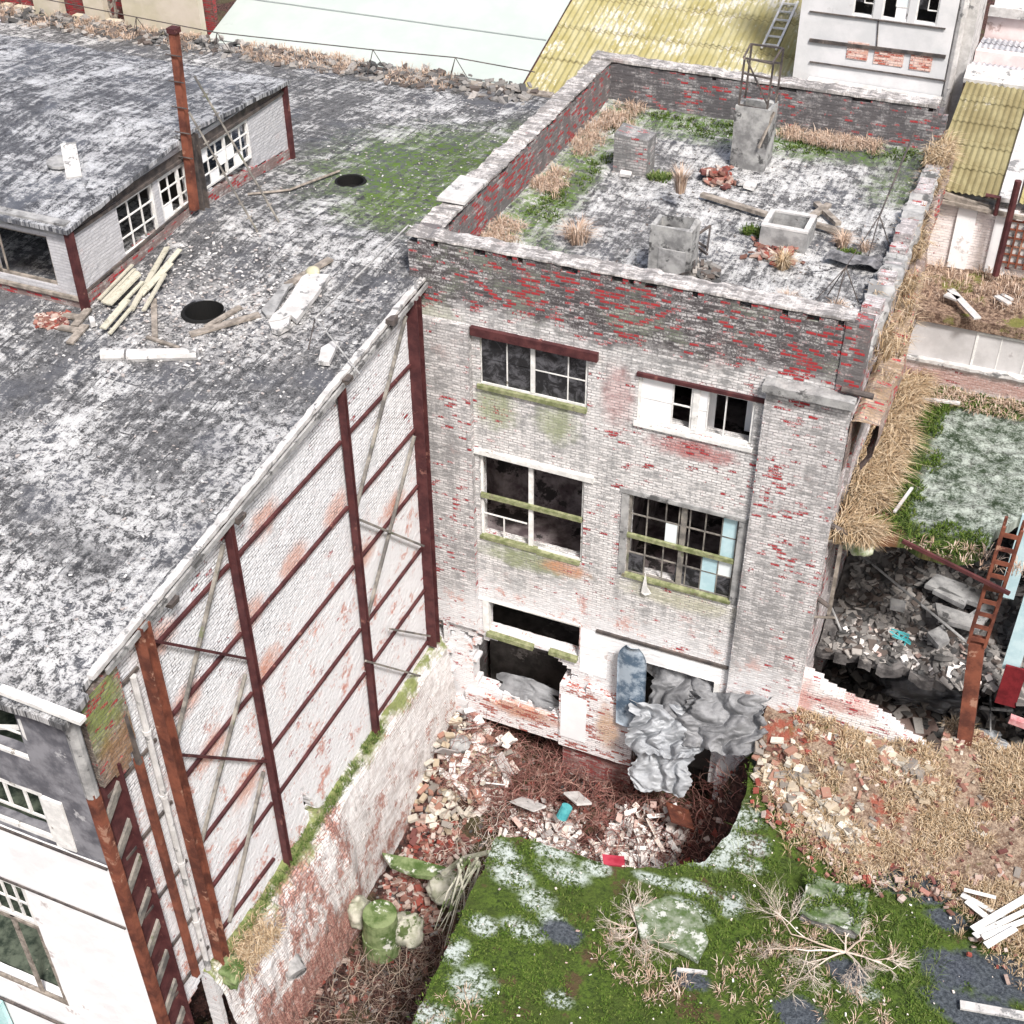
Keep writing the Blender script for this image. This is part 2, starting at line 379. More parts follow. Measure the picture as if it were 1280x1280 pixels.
def sm(x, a, b):
    t = max(0, min(1, (x-a)/(b-a))); return t*t*(3-2*t)
def strip(mb, p0, p1, w_, h_, seg=.12, nzs=.02, side=(0, 1, 0), broken=0.):
    # crumbly coping laid along a line, w_ wide to the side of the line
    p0, p1 = Vector(p0), Vector(p1); L = (p1-p0).length; n = max(2, int(L/seg)); side = Vector(side)
    P = []
    for i in range(n+1):
        c = p0.lerp(p1, i/n); k = fb(c.x*2.1, c.y*2.1, c.z)*nzs*1.6; k2 = nz(c.x*5, c.y*5, 3)*nzs
        hh = h_+nz(c.x*3.3, c.y*3.3, 9)*nzs*1.4-broken*max(0, fb(c.x*.8+5, c.y*.8, 0)-.15)
        a = c+side*k2; b = c+side*(w_+k)
        P.append((a, b, b+Vector((0, 0, hh)), (a+b)/2+Vector((0, 0, hh+nz(c.x*7, c.y*7)*nzs)), a+Vector((0, 0, hh*.96))))
    base = len(mb.v)
    for q in P: mb.v += [tuple(v) for v in q]
    for i in range(n):
        for k in range(5):
            a = base+i*5+k; b = base+i*5+(k+1) % 5; mb.f.append((a, b, b+5, a+5))
    mb.f.append(tuple(base+k for k in range(5))[::-1]); mb.f.append(tuple(base+n*5+k for k in range(5)))
    return mb
def P3(ax, c, u, z, o=0.):      # point in a wall plane; o = outwards
    return (u, c-o, z) if ax == 'y' else (c+o, u, z)
def wbox(mb, ax, c, u0, u1, z0, z1, o0, o1, j=0):
    if ax == 'y': mb.box(u0, u1, c-o1, c-o0, z0, z1, j)
    else: mb.box(c+o0, c+o1, u0, u1, z0, z1, j)
def window(parent, ax, c, u0, u1, z0, z1, cols, rows, mat, fw=.06, mw=.03, panes=(), depth=.0, mull=(), skip=(), label=None, thick=None, glass_all=None):
    # frame at offset -depth behind plane c; mull = extra wide uprights (fraction); panes = {(i,j): material}
    mb = MB(); o = -depth
    wbox(mb, ax, c, u0, u0+fw, z0, z1, o-.07, o); wbox(mb, ax, c, u1-fw, u1, z0, z1, o-.07, o)
    wbox(mb, ax, c, u0+fw, u1-fw, z1-fw, z1, o-.07, o-.002); wbox(mb, ax, c, u0+fw, u1-fw, z0, z0+fw, o-.07, o-.002)
    for f, w_ in mull: u = u0+(u1-u0)*f; wbox(mb, ax, c, u-w_/2, u+w_/2, z0+fw, z1-fw, o-.06, o+.01)
    U = [u0+(u1-u0)*i/cols for i in range(cols+1)] if isinstance(cols, int) else [u0+(u1-u0)*k for k in cols]
    Z = [z0+(z1-z0)*j/rows for j in range(rows+1)] if isinstance(rows, int) else [z0+(z1-z0)*k for k in rows]
    for i in range(1, len(U)-1):
        for j in range(len(Z)-1):
            if ('v', i, j) in skip: continue
            wbox(mb, ax, c, U[i]-mw/2, U[i]+mw/2, Z[j], Z[j+1], o-.05, o-.012)
    for j in range(1, len(Z)-1):
        for i in range(len(U)-1):
            if ('h', j, i) in skip: continue
            wbox(mb, ax, c, U[i], U[i+1], Z[j]-mw/2, Z[j]+mw/2, o-.048, o-.015)
    fo = mb.build('window', mat, parent)
    if label: fo['label'] = label
    for (i, j), mt in dict(panes).items():
        pb = MB(); wbox(pb, ax, c, U[i]+.01, U[i+1]-.01, Z[j]+.01, Z[j+1]-.01, o-.034, o-.026); pb.build('pane', mt, fo)
    return fo
# ================================================================= SETTING
TOWER_B = brick_mat('tower_brick', 'y', light=(.72,.705,.695), grey=(.27,.27,.27), redt=.915, greyt=.445, topz=13.35, top_red=.80, lowz=5.2, blobs=[
    (1.9, 10.8, .5, .55, (.27,.31,.15), .75), (3.5, 10.75, .5, .5, (.30,.34,.18), .7), (2.8, 6.2, 1.3, .3, (.26,.30,.14), .75),
    (3.8, 6.25, .6, .22, (.55,.25,.14), .8), (6.9, 6.25, 1.4, .3, (.48,.47,.32), .65), (6.9, 10.9, .9, .25, (.40,.10,.09), .8), (5.0, 11.9, .35, .8, (.45,.10,.09), .35), (.2, 12.9, .7, .5, (.30,.33,.20), .5)])
PIL_B = brick_mat('pilaster_brick', 'y', light=(.68,.66,.655), grey=(.27,.265,.265), redt=.885, greyt=.47, lowz=4.6, topz=13.9)
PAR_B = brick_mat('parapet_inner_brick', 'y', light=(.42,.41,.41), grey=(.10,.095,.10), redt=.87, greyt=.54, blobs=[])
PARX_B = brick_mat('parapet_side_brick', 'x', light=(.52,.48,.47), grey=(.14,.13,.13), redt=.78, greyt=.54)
SIDE_B = brick_mat('workshop_brick', 'x', light=(.80,.81,.83), grey=(.46,.47,.485), redt=.955, greyt=.37, lowz=9, mstr=.95, lowa=.75, blobs=[(y_, z_, .5, .35, (.60,.26,.16), .7) for y_, z_ in ((-8.3, 10.3), (-8.0, 8.6), (-10.6, 10.1), (-10.2, 8.3), (-4.6, 10.4), (-6.5, 10.4), (-3.6, 8.3), (-9.4, 6.2), (-11, 12), (-2, 8.6), (-7.3, 12.1))])
RTSIDE_B = brick_mat('tower_side_brick', 'x', light=(.62,.58,.58), grey=(.28,.26,.26), redt=.86, greyt=.48)
REDB = brick_mat('raw_red_brick', 'y', light=(.55,.40,.37), grey=(.20,.10,.09), redt=.74, greyt=.5, red=(.28,.06,.05))
ROOF_M = lichen_roof('bitumen_roof', (.030,.031,.034), (.21,.21,.215), (.64,.64,.64), thr=.775, moss=[(PR(60, 790).x, PR(60, 790).y, 1.8, 1.3, (.62,.62,.62), .85), (PR(150, 640).x, PR(150, 640).y, 1.6, .9, (.55,.55,.55), .7), (PR(330, 560).x, PR(330, 560).y, 1.2, 1.2, (.55,.55,.55), .6), (PR(40, 560).x, PR(40, 560).y, 1.5, .8, (.60,.60,.60), .7), (PR(270, 400).x, PR(270, 400).y, 2.4, 1.4, (.50,.49,.48), .6), (-2.5, 6.5, 3.2, 3.5, (.09,.16,.02), .95), (-1., 9, 2, 3, (.08,.12,.03), .6), (-2.2, 3.4, 1.2, 1.5, (.10,.17,.02), .8)])
LANT_M = lichen_roof('lantern_bitumen', (.035,.037,.045), (.18,.185,.20), (.54,.55,.57), thr=.745, seams=False, tint=(.12,.13,.155))
TROOF_M = lichen_roof('tower_bitumen', (.045,.045,.048), (.24,.24,.245), (.66,.66,.655), thr=.715, seams=False, moss=[(1.0, 6, .8, 4.5, (.10,.17,.03), .95), (5, 11.6, 5, .9, (.09,.16,.03), 1.), (1.6, 2.2, 1.2, .8, (.09,.17,.03), 1.), (9.3, 9.8, .8, 1.2, (.10,.15,.05), .9)])
g = G('dirt'); a = g.noise(.8, 6, .7); b_ = g.noise(7, 5, .75); c_ = g.noise(.5, 4, .6, g.scale(1, 1, 1, None, (4, 9, 1)))
col = g.mix(g.mr(b_, .38, .66), (.018,.010,.009), (.12,.055,.045)); col = g.mix(g.mul(g.mr(c_, .5, .62), .6), col, (.07,.075,.03)); col = g.mix(g.mr(g.noise(18, 3, .7), .64, .70), col, (.42,.36,.33))
DIRT = g.done(col, b_, 1., .08)  # albedo lowered: shade of the deep pit is put into the soil colour
g = G('moss_roof_surface'); x, y, z = g.xyz(); v = g.comb(x, y)
n1 = g.noise(.45, 5, .65, v, .3); n2 = g.noise(2.2, 6, .75, v, .3); n3 = g.noise(11, 5, .75, v); n4 = g.noise(.35, 4, .6, g.scale(1, 1, 1, v, (7, 3, 0)))
col = g.mix(g.mr(g.add(g.mul(n3, .6), g.mul(n2, .5)), .38, .66), (.012,.022,.006), (.085,.135,.02))
col = g.mix(g.mul(g.mr(n4, .46, .6), .65), col, (.05,.07,.015))
col = g.mix(g.mul(g.mr(g.noise(.8, 5, .7, g.scale(1, 1, 1, v, (17, 3, 0))), .56, .64), .85), col, (.085,.05,.03))
pd_ = g.noise(1.6, 5, .7, v)
PUD = [(px_, py_, rx_, ry_) for px_, py_, rx_, ry_ in ((1150, 1108, .9, .45), (1118, 1100, .5, .3), (1185, 1150, .5, .3), (1250, 1222, 1.2, .6), (1180, 1210, .6, .5), (1000, 1268, .6, .4), (960, 952, .4, .35), (1025, 1040, .35, .35), (700, 1165, .5, .3), (865, 1225, .4, .25), (1230, 1270, 1.2, .5), (1060, 1215, .5, .3))]
LIC = [(625, 1065, .5, .3), (690, 1065, .5, .2), (640, 1095, .55, .3), (705, 1092, .6, .25), (745, 1085, .3, .2), (672, 1125, .35, .3), (690, 1150, .3, .2), (605, 1158, .35, .25), (655, 1162, .5, .25), (590, 1230, .5, .4), (540, 1270, .4, .3), (880, 1070, .6, .3), (905, 1050, .6, .4), (930, 1080, .5, .2), (925, 1020, .5, .4), (940, 1055, .4, .3), (870, 1110, .5, .2), (860, 1140, .5, .3), (915, 1130, .3, .3), (820, 1100, .5, .15), (570, 1190, .3, .3), (700, 1250, .3, .2), (1080, 1240, .4, .2)]
PUDW = [(PZ(a_, b_, 2.5), rx_, ry_) for a_, b_, rx_, ry_ in PUD]; LICW = [(PZ(a_, b_, 2.5), rx_, ry_) for a_, b_, rx_, ry_ in LIC]
def near(L, x, y, k=1.): return any(((x-p.x)/rx)**2+((y-p.y)/ry)**2 < k for p, rx, ry in L)
for p_, rx_, ry_ in LICW: col = g.mix(g.mul(g.mul(g.blob(x, y, p_.x, p_.y, rx_, ry_, pd_, .45), g.mr(g.add(g.mul(n3, .6), g.mul(n2, .5)), .48, .60)), .95), col, g.mix(n3, (.30,.36,.34), (.66,.72,.70)))
for p_, rx_, ry_ in PUDW: col = g.mix(g.mul(g.blob(x, y, p_.x, p_.y, rx_, ry_, pd_, .25), .95), col, g.mix(g.mr(n3, .35, .7), (.030,.036,.048), (.11,.125,.15)))
MOSSR = g.done(col, g.add(g.mul(n3, .8), g.mul(n2, .5)), 1., .08)
g = G('far_moss_roof'); x, y, z = g.xyz(); v = g.comb(x, y); n2 = g.noise(1.0, 6, .75, v, .3); n3 = g.add(g.mul(g.noise(3.2, 6, .8, v), .6), g.mul(g.noise(19, 4, .8, v), .4))
col = g.mix(g.mr(g.add(g.mul(n3, .8), g.mul(n2, .35)), .50, .68), g.mix(g.mr(n2, .45, .6), (.02,.035,.015), (.05,.05,.045)), (.40,.45,.40)); e_ = g.add(g.mr(y, 2.2, .4), g.mr(x, 12.3, 10.9), g.mr(y, 6.6, 8.2), g.mul(n2, .9))
col = g.mix(g.mr(g.add(e_, g.mul(n3, .9)), 1.12, 1.35), col, g.mix(g.mr(n3, .42, .6), (.015,.028,.008), (.10,.14,.04))); col = g.mix(g.mr(g.add(e_, g.mul(n2, .3)), 1.35, 1.7), col, (.16,.08,.045))
FMOSS = g.done(col, n3, .9, .06)
gr = MB(); gr.grid(lambda a, b: ((a-.5)*900, (b-.5)*900+100, -3.2), 12, 12); tag(gr.build('ground', DIRT), kind='structure')
# floor of the pit between workshop and tower
def pitz(x, y):
    z = -1.75+fb(x, y, 0, .5)*.35+fb(x, y, 3, 2.)*.12
    z += 1.3*sm(x, 2.6, .5)*sm(y, -5, -1.5)+.9*sm(x, 2.5, .6)*sm(y, -8, -6)*0+.5*sm(y, -3.0, -4.8)*sm(x, 4, 6)
    z += .6*sm(x, 8.4, 9.8)+3.2*sm(x, 7.9, 9.4)*sm(y, -2.4, -.6); z += .9*sm(y, -9.5, -12)*sm(x, 3., .5)
    return z
mb = MB(); mb.grid(lambda a, b: (-1+11.5*a, -19+20*b, pitz(-1+11.5*a, -19+20*b)), 90, 150); tag(mb.build('pit_ground', DIRT, smooth=True), kind='structure')
# ================================================================= TOWER
T = empty('brick_tower', (5, 0, -2), 'three storey grey and red brick tower block with broken windows and a flat parapet roof', 'building')
win = dict(A=(1.47, 4.24, 11.38, 12.80), B=(5.48, 8.22, 11.36, 12.62), C=(1.42, 4.24, 6.58, 9.28), D=(5.42, 8.18, 6.66, 9.22), E=(1.52, 4.26, 3.2, 4.36))
hole1 = pyp([(589, 812), (606, 800), (630, 800), (690, 815), (719, 845), (704, 857), (700, 892), (640, 872), (596, 857)])
hF = pyp([(797, 836), (897, 866), (899, 960), (797, 1010)])
def fs(u, z):
    for k, (a, b, c, d) in win.items():
        if a < u < b and c < z < d: return False
    q = (u+nz(u*3, z*3, 1)*.10, z+nz(u*3, z*3, 5)*.10)
    if inpoly(q[0], q[1], hole1): return False
    if 6.02 < u < 8.2 and -2.2 < z < 3.75: return False
    if u < 1.5 and 2.6 < z < 3.3 and fb(u*2, z*2) > .25: return False
    if z > 14.86 and fb(u*1.5, 4, 0) > .1: return False
    return z > -.15+.06*nz(u*4)
eu = [w_[i] for w_ in win.values() for i in (0, 1)]+[6.02, 8.2]; ez = [w_[i] for w_ in win.values() for i in (2, 3)]+[3.75]
Uf = brk(-.25, 10.2, .13, eu); Zf = brk(-.3, 15, .085, ez)
MB().cells('y', 0, .42, Uf, Zf, fs).build('front_wall', TOWER_B, T)
def piln(u, z, base): return z > base+.25*fb(u*2, z*1.5)
MB().cells('y', -.17, .165, brk(-.28, 1.3, .13), brk(-1.4, 13., .085), lambda u, z: not (z < 3.3 and z > .3 and u > .35+.2*fb(u*2, z*2, 2)) and z > -1.3 and not (2.5 < z < 3.3 and u < .2)).build('pilaster', PIL_B, T)
MB().cells('y', -.17, .165, brk(8.42, 10.27, .13), brk(-1.0, 13.1, .085), lambda u, z: True).build('pilaster', PIL_B, T)
strip(MB(), (8.36, -.36, 13.1), (10.34, -.36, 13.1), .34, .2, nzs=.03).build('pilaster_cap', CONC, T)
# base beam, block and foundation
MB().cells('y', -.16, .155, brk(.85, 3.8, .13), brk(-.22, .78, .085), lambda u, z: z < .62+.22*fb(u*1.5, 0, 2)+.1).build('base_beam', (BB := brick_mat('base_brick', 'y', light=(.80,.77,.77), grey=(.50,.42,.42), redt=.80, greyt=.36, red=(.45,.13,.08), blobs=[(2.6, .55, 1.1, .28, (.45,.17,.07), .85), (5.25, 1.0, .32, .75, (.50,.30,.16), .8)])), T)
MB().cells('y', -.2, .6, brk(3.8, 6.0, .13), brk(-.28, 2.45, .085), lambda u, z: z < 2.15+.25*fb(u*2, 3)+.12*(u > 4.6)).build('base_block', BB, T)
mb = MB(); mb.box(3.86, 4.62, -.225, -.203, .15, 1.85, .008); mb.build('plaster_patch', PLAST, T)
MB().cells('y', .05, .5, brk(3.85, 5.95, .13), brk(-3, -.24, .085), lambda u, z: z > -2.9).build('foundation_pier', REDB, T)
MB().cells('y', .0, .5, brk(-.3, .95, .13), brk(-2.4, -.1, .085), lambda u, z: u < .85+.15*nz(z*3)).build('foundation_pier', REDB, T)
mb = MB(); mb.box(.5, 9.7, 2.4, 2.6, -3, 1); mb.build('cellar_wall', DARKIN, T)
# white plaster lintel zone over the lower openings
MB().cells('y', -.02, .015, brk(4.3, 8.2, .13, [5.95]), brk(2.55, 4.32, .085, [3.77]), lambda u, z: (z > 3.78) or (u < 5.1+.1*nz(z*4) and z > 2.7+.2*fb(u*2))).build('plaster_band', PLAST, T)
MB().beam((4.75, -.03, 4.42), (8.36, -.03, 4.42), .07, .09).build('lintel', DARKST, T)
mb = MB(); mb.box(8.06, 8.2, -.06, .1, 2.6, 3.8); mb.build('door_jamb', WOOD_W, T)
# other walls
def ssol(y, z):
    if 1.1 < y < 2.0 and 8.9 < z < 10.8: return False
    if 2.2 < y < 5.4 and 5.3+.3*fb(y) < z < 8.2: return False
    if 1.2+.3*fb(z) < y < 4.6 and .3 < z < 3.3: return False
    if z > 13.35: return z < 13.75+.5*fb(y*.7, 2)+.25
    return True
MB().cells('x', 10.25, .4, brk(.43, 12.4, .24), brk(-2, 14.6, .17), ssol, .02, .03).build('side_wall', RTSIDE_B, T)
mb = MB(); mb.box(-.3, .25, .43, 12.2, -2, 13.3); mb.build('side_wall', RTSIDE_B, T)
mb = MB(); mb.box(-.28, 10.2, 12.22, 12.65, -2, 13.3); mb.build('back_wall', RTSIDE_B, T)
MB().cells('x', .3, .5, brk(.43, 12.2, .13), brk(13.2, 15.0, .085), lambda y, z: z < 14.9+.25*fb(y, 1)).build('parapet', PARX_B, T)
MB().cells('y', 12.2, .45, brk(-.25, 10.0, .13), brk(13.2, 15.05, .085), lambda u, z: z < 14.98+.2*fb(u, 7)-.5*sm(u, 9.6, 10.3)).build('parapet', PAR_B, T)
# copings
COP = brick_mat('coping_brick', 'y', light=(.66,.63,.61), grey=(.20,.19,.185), redt=1.2, greyt=.50, course='top', mstr=.4)
strip(MB(), (-.27, -.03, 15.0), (10.0, -.03, 15.0), .52, .05, nzs=.04, broken=.08).build('coping', COP, T)
strip(MB(), (.36, .5, 14.98), (.30, 12.25, 14.98), .60, .06, nzs=.05, side=(-1, 0, 0), broken=.15).build('coping', COP, T)
strip(MB(), (-.3, 12.16, 15.02), (9.7, 12.16, 15.0), .56, .08, nzs=.04, broken=.1).build('coping', COP, T)
mb = MB(); mb.box(-.32, .40, 1.75, 3.1, 15.08, 15.15, .01); mb.build('coping_slab', CONCW, T)
strip(MB(), (10.3, .3, 13.55), (10.3, 12.0, 13.9), .5, .25, nzs=.12, side=(-1, 0, 0), broken=.3).build('broken_parapet', CONC, T)
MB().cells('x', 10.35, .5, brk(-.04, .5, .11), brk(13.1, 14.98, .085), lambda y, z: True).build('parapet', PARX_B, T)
cells_z(MB(), brk(.28, 10.05, .16), brk(.4, 12.25, .16), lambda x, y: 13.68+.03*fb(x, y, 0, 1.2)+.12*sm(x, 1.1, .3)+.12*sm(y, 11.2, 12.1), .25, lambda x, y: x < 9.95+.12*nz(y*2)).build('roof', TROOF_M, T, smooth=False)
for zf, th in ((10.3, .25), (5.55, .25), (.95, .2)):
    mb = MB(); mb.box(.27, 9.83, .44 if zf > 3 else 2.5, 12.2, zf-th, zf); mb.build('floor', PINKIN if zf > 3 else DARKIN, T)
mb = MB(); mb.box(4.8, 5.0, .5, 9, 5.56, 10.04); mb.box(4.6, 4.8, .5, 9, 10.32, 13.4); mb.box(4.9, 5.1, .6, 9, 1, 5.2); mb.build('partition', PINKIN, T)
mb = MB(); mb.grid(lambda a, b: (.4+4.2*a, 2.6+.25*fb(a*6, b*1.2, 4), 5.6+4.3*b), 30, 10, lambda a, b: a > .55 and (b > .62+.1*nz(a*9) or a > .8+.1*nz(b*5) and b < .6)); mb.build('torn_lining', PINKIN, T)
mb = MB(); mb.grid(lambda a, b: (.4+4.2*a, 3.0+.2*fb(a*6, b*1.2, 9), 10.32+3*b), 20, 8); mb.build('torn_lining', CONC, T)
# windows of the tower
mb = MB(); mb.beam((1.32, -.04, 12.88), (4.5, -.04, 12.88), .16, .22, (0, 0, 1)); mb.build('lintel', RUST, T)
mb = MB(); mb.beam((5.44, -.02, 12.67), (8.45, -.02, 12.67), .12, .09, (0, 0, 1)); mb.build('lintel', RUST, T)
window(T, 'y', 0, *win['A'][:2], *win['A'][2:], [0, .26, .5, .82, 1], [0, .5, 1], WOOD_W, depth=.05, mull=[(.5, .11)], skip={('h', 1, 0), ('h', 1, 1)},
       panes={(0, 0): GLASS, (0, 1): GLASS, (1, 0): GLASS, (1, 1): GLASS, (2, 0): GLASS, (2, 1): GLASS, (3, 0): GLASS, (3, 1): GLASS})
window(T, 'y', 0, *win['B'][:2], *win['B'][2:], [0, .3, .46, .6, .75, 1], [0, .52, 1], WOOD_W, fw=.08, depth=.03, mull=[(.5, .15)], skip={('h', 1, 3), ('h', 1, 4)},
       panes={(0, 0): WHITEP, (0, 1): WHITEP, (2, 0): WHITEP, (2, 1): WHITEP})
for q in ((5.5, 5.9, 1.2, 1.25, 10.4, 12.4), (6.9, 7.15, .7, .75, 11, 12.3), (7.85, 8.15, .8, .84, 11.2, 12.2)): mb = MB(); mb.box(*q); mb.build('loose_board', WHITEP, T)
window(T, 'y', 0, *win['C'][:2], *win['C'][2:], [0, .22, .45, 1], [0, .28, .5, 1], WOOD_W, depth=.08, mull=[(.49, .12)],
       skip={('v', 1, 1), ('v', 1, 2), ('v', 2, 1), ('v', 2, 2), ('v', 2, 0), ('h', 1, 2), ('h', 2, 0), ('h', 2, 1), ('h', 2, 2)})
mb = MB(); mb.box(1.44, 4.22, -.01, .07, 7.92, 8.05); mb.box(1.40, 3.0, -.04, .12, 6.55, 6.66); mb.box(3.0, 4.2, -.03, .12, 6.5, 6.6, .02); mb.build('mossy_rail', WOOD_G, T)
mb = MB(); mb.box(1.30, 4.5, -.08, .06, 9.30, 9.46, .02); mb.build('lintel', WOOD_W, T)
window(T, 'y', 0, *win['D'][:2], *win['D'][2:], [0, .17, .34, .46, .56, .70, .85, 1], [0, .26, .48, .74, 1], GREYST, depth=.06, mull=[(.505, .14)],
       skip={('v', 2, 2), ('v', 3, 0), ('v', 3, 1)},
       panes={(2, 2): PALEG, (6, 3): BLUEP, (6, 2): BLUEP, (5, 1): BLUEP, (5, 0): BLUEP, (4, 0): GLASS, (6, 0): GLASS, (6, 1): PALEG, (0, 0): GLASS, (3, 0): GLASS})
mb = MB(); mb.box(5.42, 8.15, -.02, .05, 7.86, 7.98, .01); mb.box(5.38, 8.2, -.06, .1, 6.58, 6.68, .015); mb.build('mossy_rail', WOOD_G, T)
mb = MB(); mb.box(5.2, 8.36, -.05, .03, 9.22, 9.34, .01); mb.box(8.18, 8.36, -.03, .03, 6.6, 9.2, .01); mb.box(5.24, 5.42, -.03, .03, 6.6, 9.2, .01); mb.build('window_surround', CONC, T)
mb = MB(); mb.box(1.42, 1.6, -.03, .12, 3.2, 4.4, .01); mb.box(1.3, 4.3, -.03, .1, 4.36, 4.44, .01); mb.build('window_frame', WOOD_W, T)
for a, b, dz in ((1.55, 2.95, 0), (3.42, 4.24, .02)):
    mb = MB(); mb.beam((a, -.05, 3.18), (b, -.05, 3.14+dz), .16, .14); mb.build('mossy_sill', WOOD_G, T)
mb = MB(); mb.box(1.44, 4.26, -.08, .02, 11.28, 11.40, .015); mb.build('mossy_sill', WOOD_G, T)
mb = MB(); mb.box(5.42, 8.26, -.07, .02, 11.24, 11.35, .015); mb.build('window_sill', WOOD_W, T)
# pipes and brackets on the side of the tower
for (p, q, r) in (((1052, 486), (1092, 496), .07), ((1030, 652), (1060, 668), .07), ((1018, 745), (1036, 758), .06), ((1026, 676), (1060, 677), .035), ((1014, 771), (1044, 772), .035)):
    a = PY(*p, -.1 if p[0] > 1040 else .3); b = PY(*q, -.1 if p[0] > 1040 else .3); mb = MB(); mb.tube([a, b], r, 8); mb.build('pipe', DARKST if r > .05 else WOOD_O, T)
a = PY(1052, 678, .35); b = PY(1036, 768, .35); MB().beam(a, b, .09, .09).build('downpipe', WOOD_O, T)
# ledge / broken outer skin beside the tower roof edge
OUT = MB()
def outer(a, b):
    y = .4+11.6*a; top = 13.95-1.5*sm(y, 11, 3); xo = 10.48+.42*sm(y, 10, 2.5)+.05*fb(y*2, b)
    T5 = [(10.27, top-1.5+.3*fb(y, 3)), (10.27, top-.1), (10.4, top+.12*fb(y*3, 1)), (xo-.05, top-.05+.14*fb(y*3, 4)), (xo, top-.35), (xo-.06, top-.9), (xo-.3, top-1.4+.3*fb(y*1.3, 7))]
    x, z = T5[min(6, int(round(b*6)))]; return (x+.05*fb(y*4, b*5), y, z)
OUT.grid(outer, 80, 6); OUT.build('outer_skin', brick_mat('outer_skin_brick', 'x', light=(.50,.42,.38), grey=(.18,.14,.13), redt=.84, greyt=.5, blobs=[(6, 12.5, 6, .5, (.36,.25,.13), .6)]), T)
# ================================================================= WORKSHOP (left)
Wk = empty('workshop_building', (0, -6, -2), 'long steel framed workshop with whitewashed brick infill and a patchy bitumen roof beside the tower', 'building')
sh = pyp([(0, 0), (1, 0), (1, 1)])
hs = [(PX(*p, 0).y, PX(*p, 0).z) for p in ((378, 985), (396, 1006), (394, 1030), (380, 1012))]
def wsol(y, z):
    if z > roofz(y)-.12: return False
    if inpoly(y, z, hs): return False
    if y > -12.9+.1*nz(z*5) and y < -11.75 and z < 2.9-.5*(y+11.8)*-1 and z > -1.5: return False
    if z > 10.4 and y < -12.25: return z < 99
    return z > 2.2-4.5*sm(y, -11.4, -12)
MB().cells('x', 0, .35, brk(-13.45, -.2, .13), brk(-2, 14.1, .085), wsol).build('side_wall', SIDE_B, Wk)
MOSSB = brick_mat('mossy_brick', 'x', light=(.42,.38,.32), grey=(.10,.08,.07), redt=.86, greyt=.5, blobs=[(-12.9, 12.2, .6, .8, (.22,.27,.07), .8), (-12.7, 10.9, .5, .6, (.34,.18,.08), .6)])
MB().cells('x', .16, .15, brk(-13.3, -12.28, .11), brk(10.25, 12.62, .085), lambda y, z: z > 10.3+.5*nz(y*2)+.2).build('corner_pier', MOSSB, Wk)
def prail(y0, y1, z0, z1=None, x=.05, mat=RUST, w_=.07, nm='rail'):
    z1 = z0 if z1 is None else z1
    return MB().beam((x, y0, z0), (x, y1, z1), w_, .075).build(nm, mat, Wk)
for (y0, y1) in ((-3.98, -.8), (-8.5, -4.2), (-11.35, -8.7)):
    for z in (12.02, 10.18, 8.46, 6.38, 4.85): prail(y0, y1, z+rn(-.03, .03))
prail(-3.98, -.8, 2.95); prail(-11.3, -9.0, 3.35, 3.2)
for z in (12.0, 10.1, 8.3, 6.45, 4.8, 3.4): prail(-13.2, -11.7, z, w_=.04, mat=DARKST)
def brace(y0, z0, y1, z1, mat=GREYST, x=.13, w_=.08): return MB().beam((x, y0, z0), (x, y1, z1), .05, w_, (1, 0, 0)).build('brace', mat, Wk)
brace(-1.0, 13.5, -4.0, 10.0); brace(-4.0, 9.75, -.95, 6.6, GREYST, .18); brace(-.95, 10.1, -4.0, 6.55)
brace(-11.3, 12.35, -8.8, 9.62, RUST, .18); brace(-8.85, 12.7, -11.35, 9.6); brace(-11.3, 9.3, -8.8, 6.45, RUST, .18); brace(-8.9, 9.25, -11.3, 6.5); brace(-8.9, 6.2, -11.0, 3.4)
for p, q in (((487, 786), (537, 795)), ((457, 826), (533, 847))): MB().beam(PX(*p, .2), PX(*q, .2), .05, .05).build('strut', GREYST, Wk)
for (y, zb, w_, h_) in ((-.62, 2.75, .26, .30), (-4.1, 2.45, .15, .16), (-8.62, 2.5, .15, .16)):
    mb = MB(); mb.ibeam((.14, y, zb), (.14, y, roofz(y)-.15), h_, w_, .035, (0, 1, 0)); mb.build('post', RUST, Wk)
mb = MB(); mb.ibeam((.16, -11.5, 2.6), (.16, -11.5, roofz(-11.5)-.1), .24, .26, .04, (0, 1, 0)); mb.build('post', RUSTO, Wk)
mb = MB(); mb.beam((.14, -12.35, 10.3), (.14, -12.35, 3.3), .12, .14); mb.build('thin_post', RUSTO, Wk)
mb = MB(); mb.beam((.05, -12.38, 12.7), (.18, -12.38, 10.2), .09, .09); mb.build('thin_post', DARKST, Wk)
mb = MB(); mb.tube([(.10, -11.92, 12.0), (.10, -11.92, 2.9)], .07, 8); [mb.tube([(.10, -11.92, z), (.10, -11.92, z+.1)], .09, 8) for z in (10.5, 8.7, 6.6, 4.6)]; mb.build('drainpipe', CONCW, Wk)
# built-up corner column
cc = MB(); cc.beam((.06, -13.5, 10.6), (.06, -13.5, -3), .17, .2); co = cc.build('corner_column', RUSTO, Wk)
mb = MB(); mb.beam((.10, -12.86, 10.7), (.10, -12.86, -3), .05, .22); mb.build('flange', RUST, co)
mb = MB(); mb.beam((.035, -13.18, 10.6), (.035, -13.18, -3), .62, .04, (1, 0, 0)); mb.build('web', RUST, co)
for k in range(11):
    z = 10.0-1.05*k; mb = MB(); mb.hexa([(.06, -13.38, z-.42), (.12, -13.38, z-.42), (.12, -12.9, z), (.06, -12.9, z), (.06, -13.38, z-.18), (.12, -13.38, z-.18), (.12, -12.9, z+.24), (.06, -12.9, z+.24)]); mb.build('batten', GREYST, co)
mb = MB(); mb.tube([(.05, -13.5, 12.75), (.05, -13.5, 10.5)], .13, 10); mb.build('column_head', CONC, co)
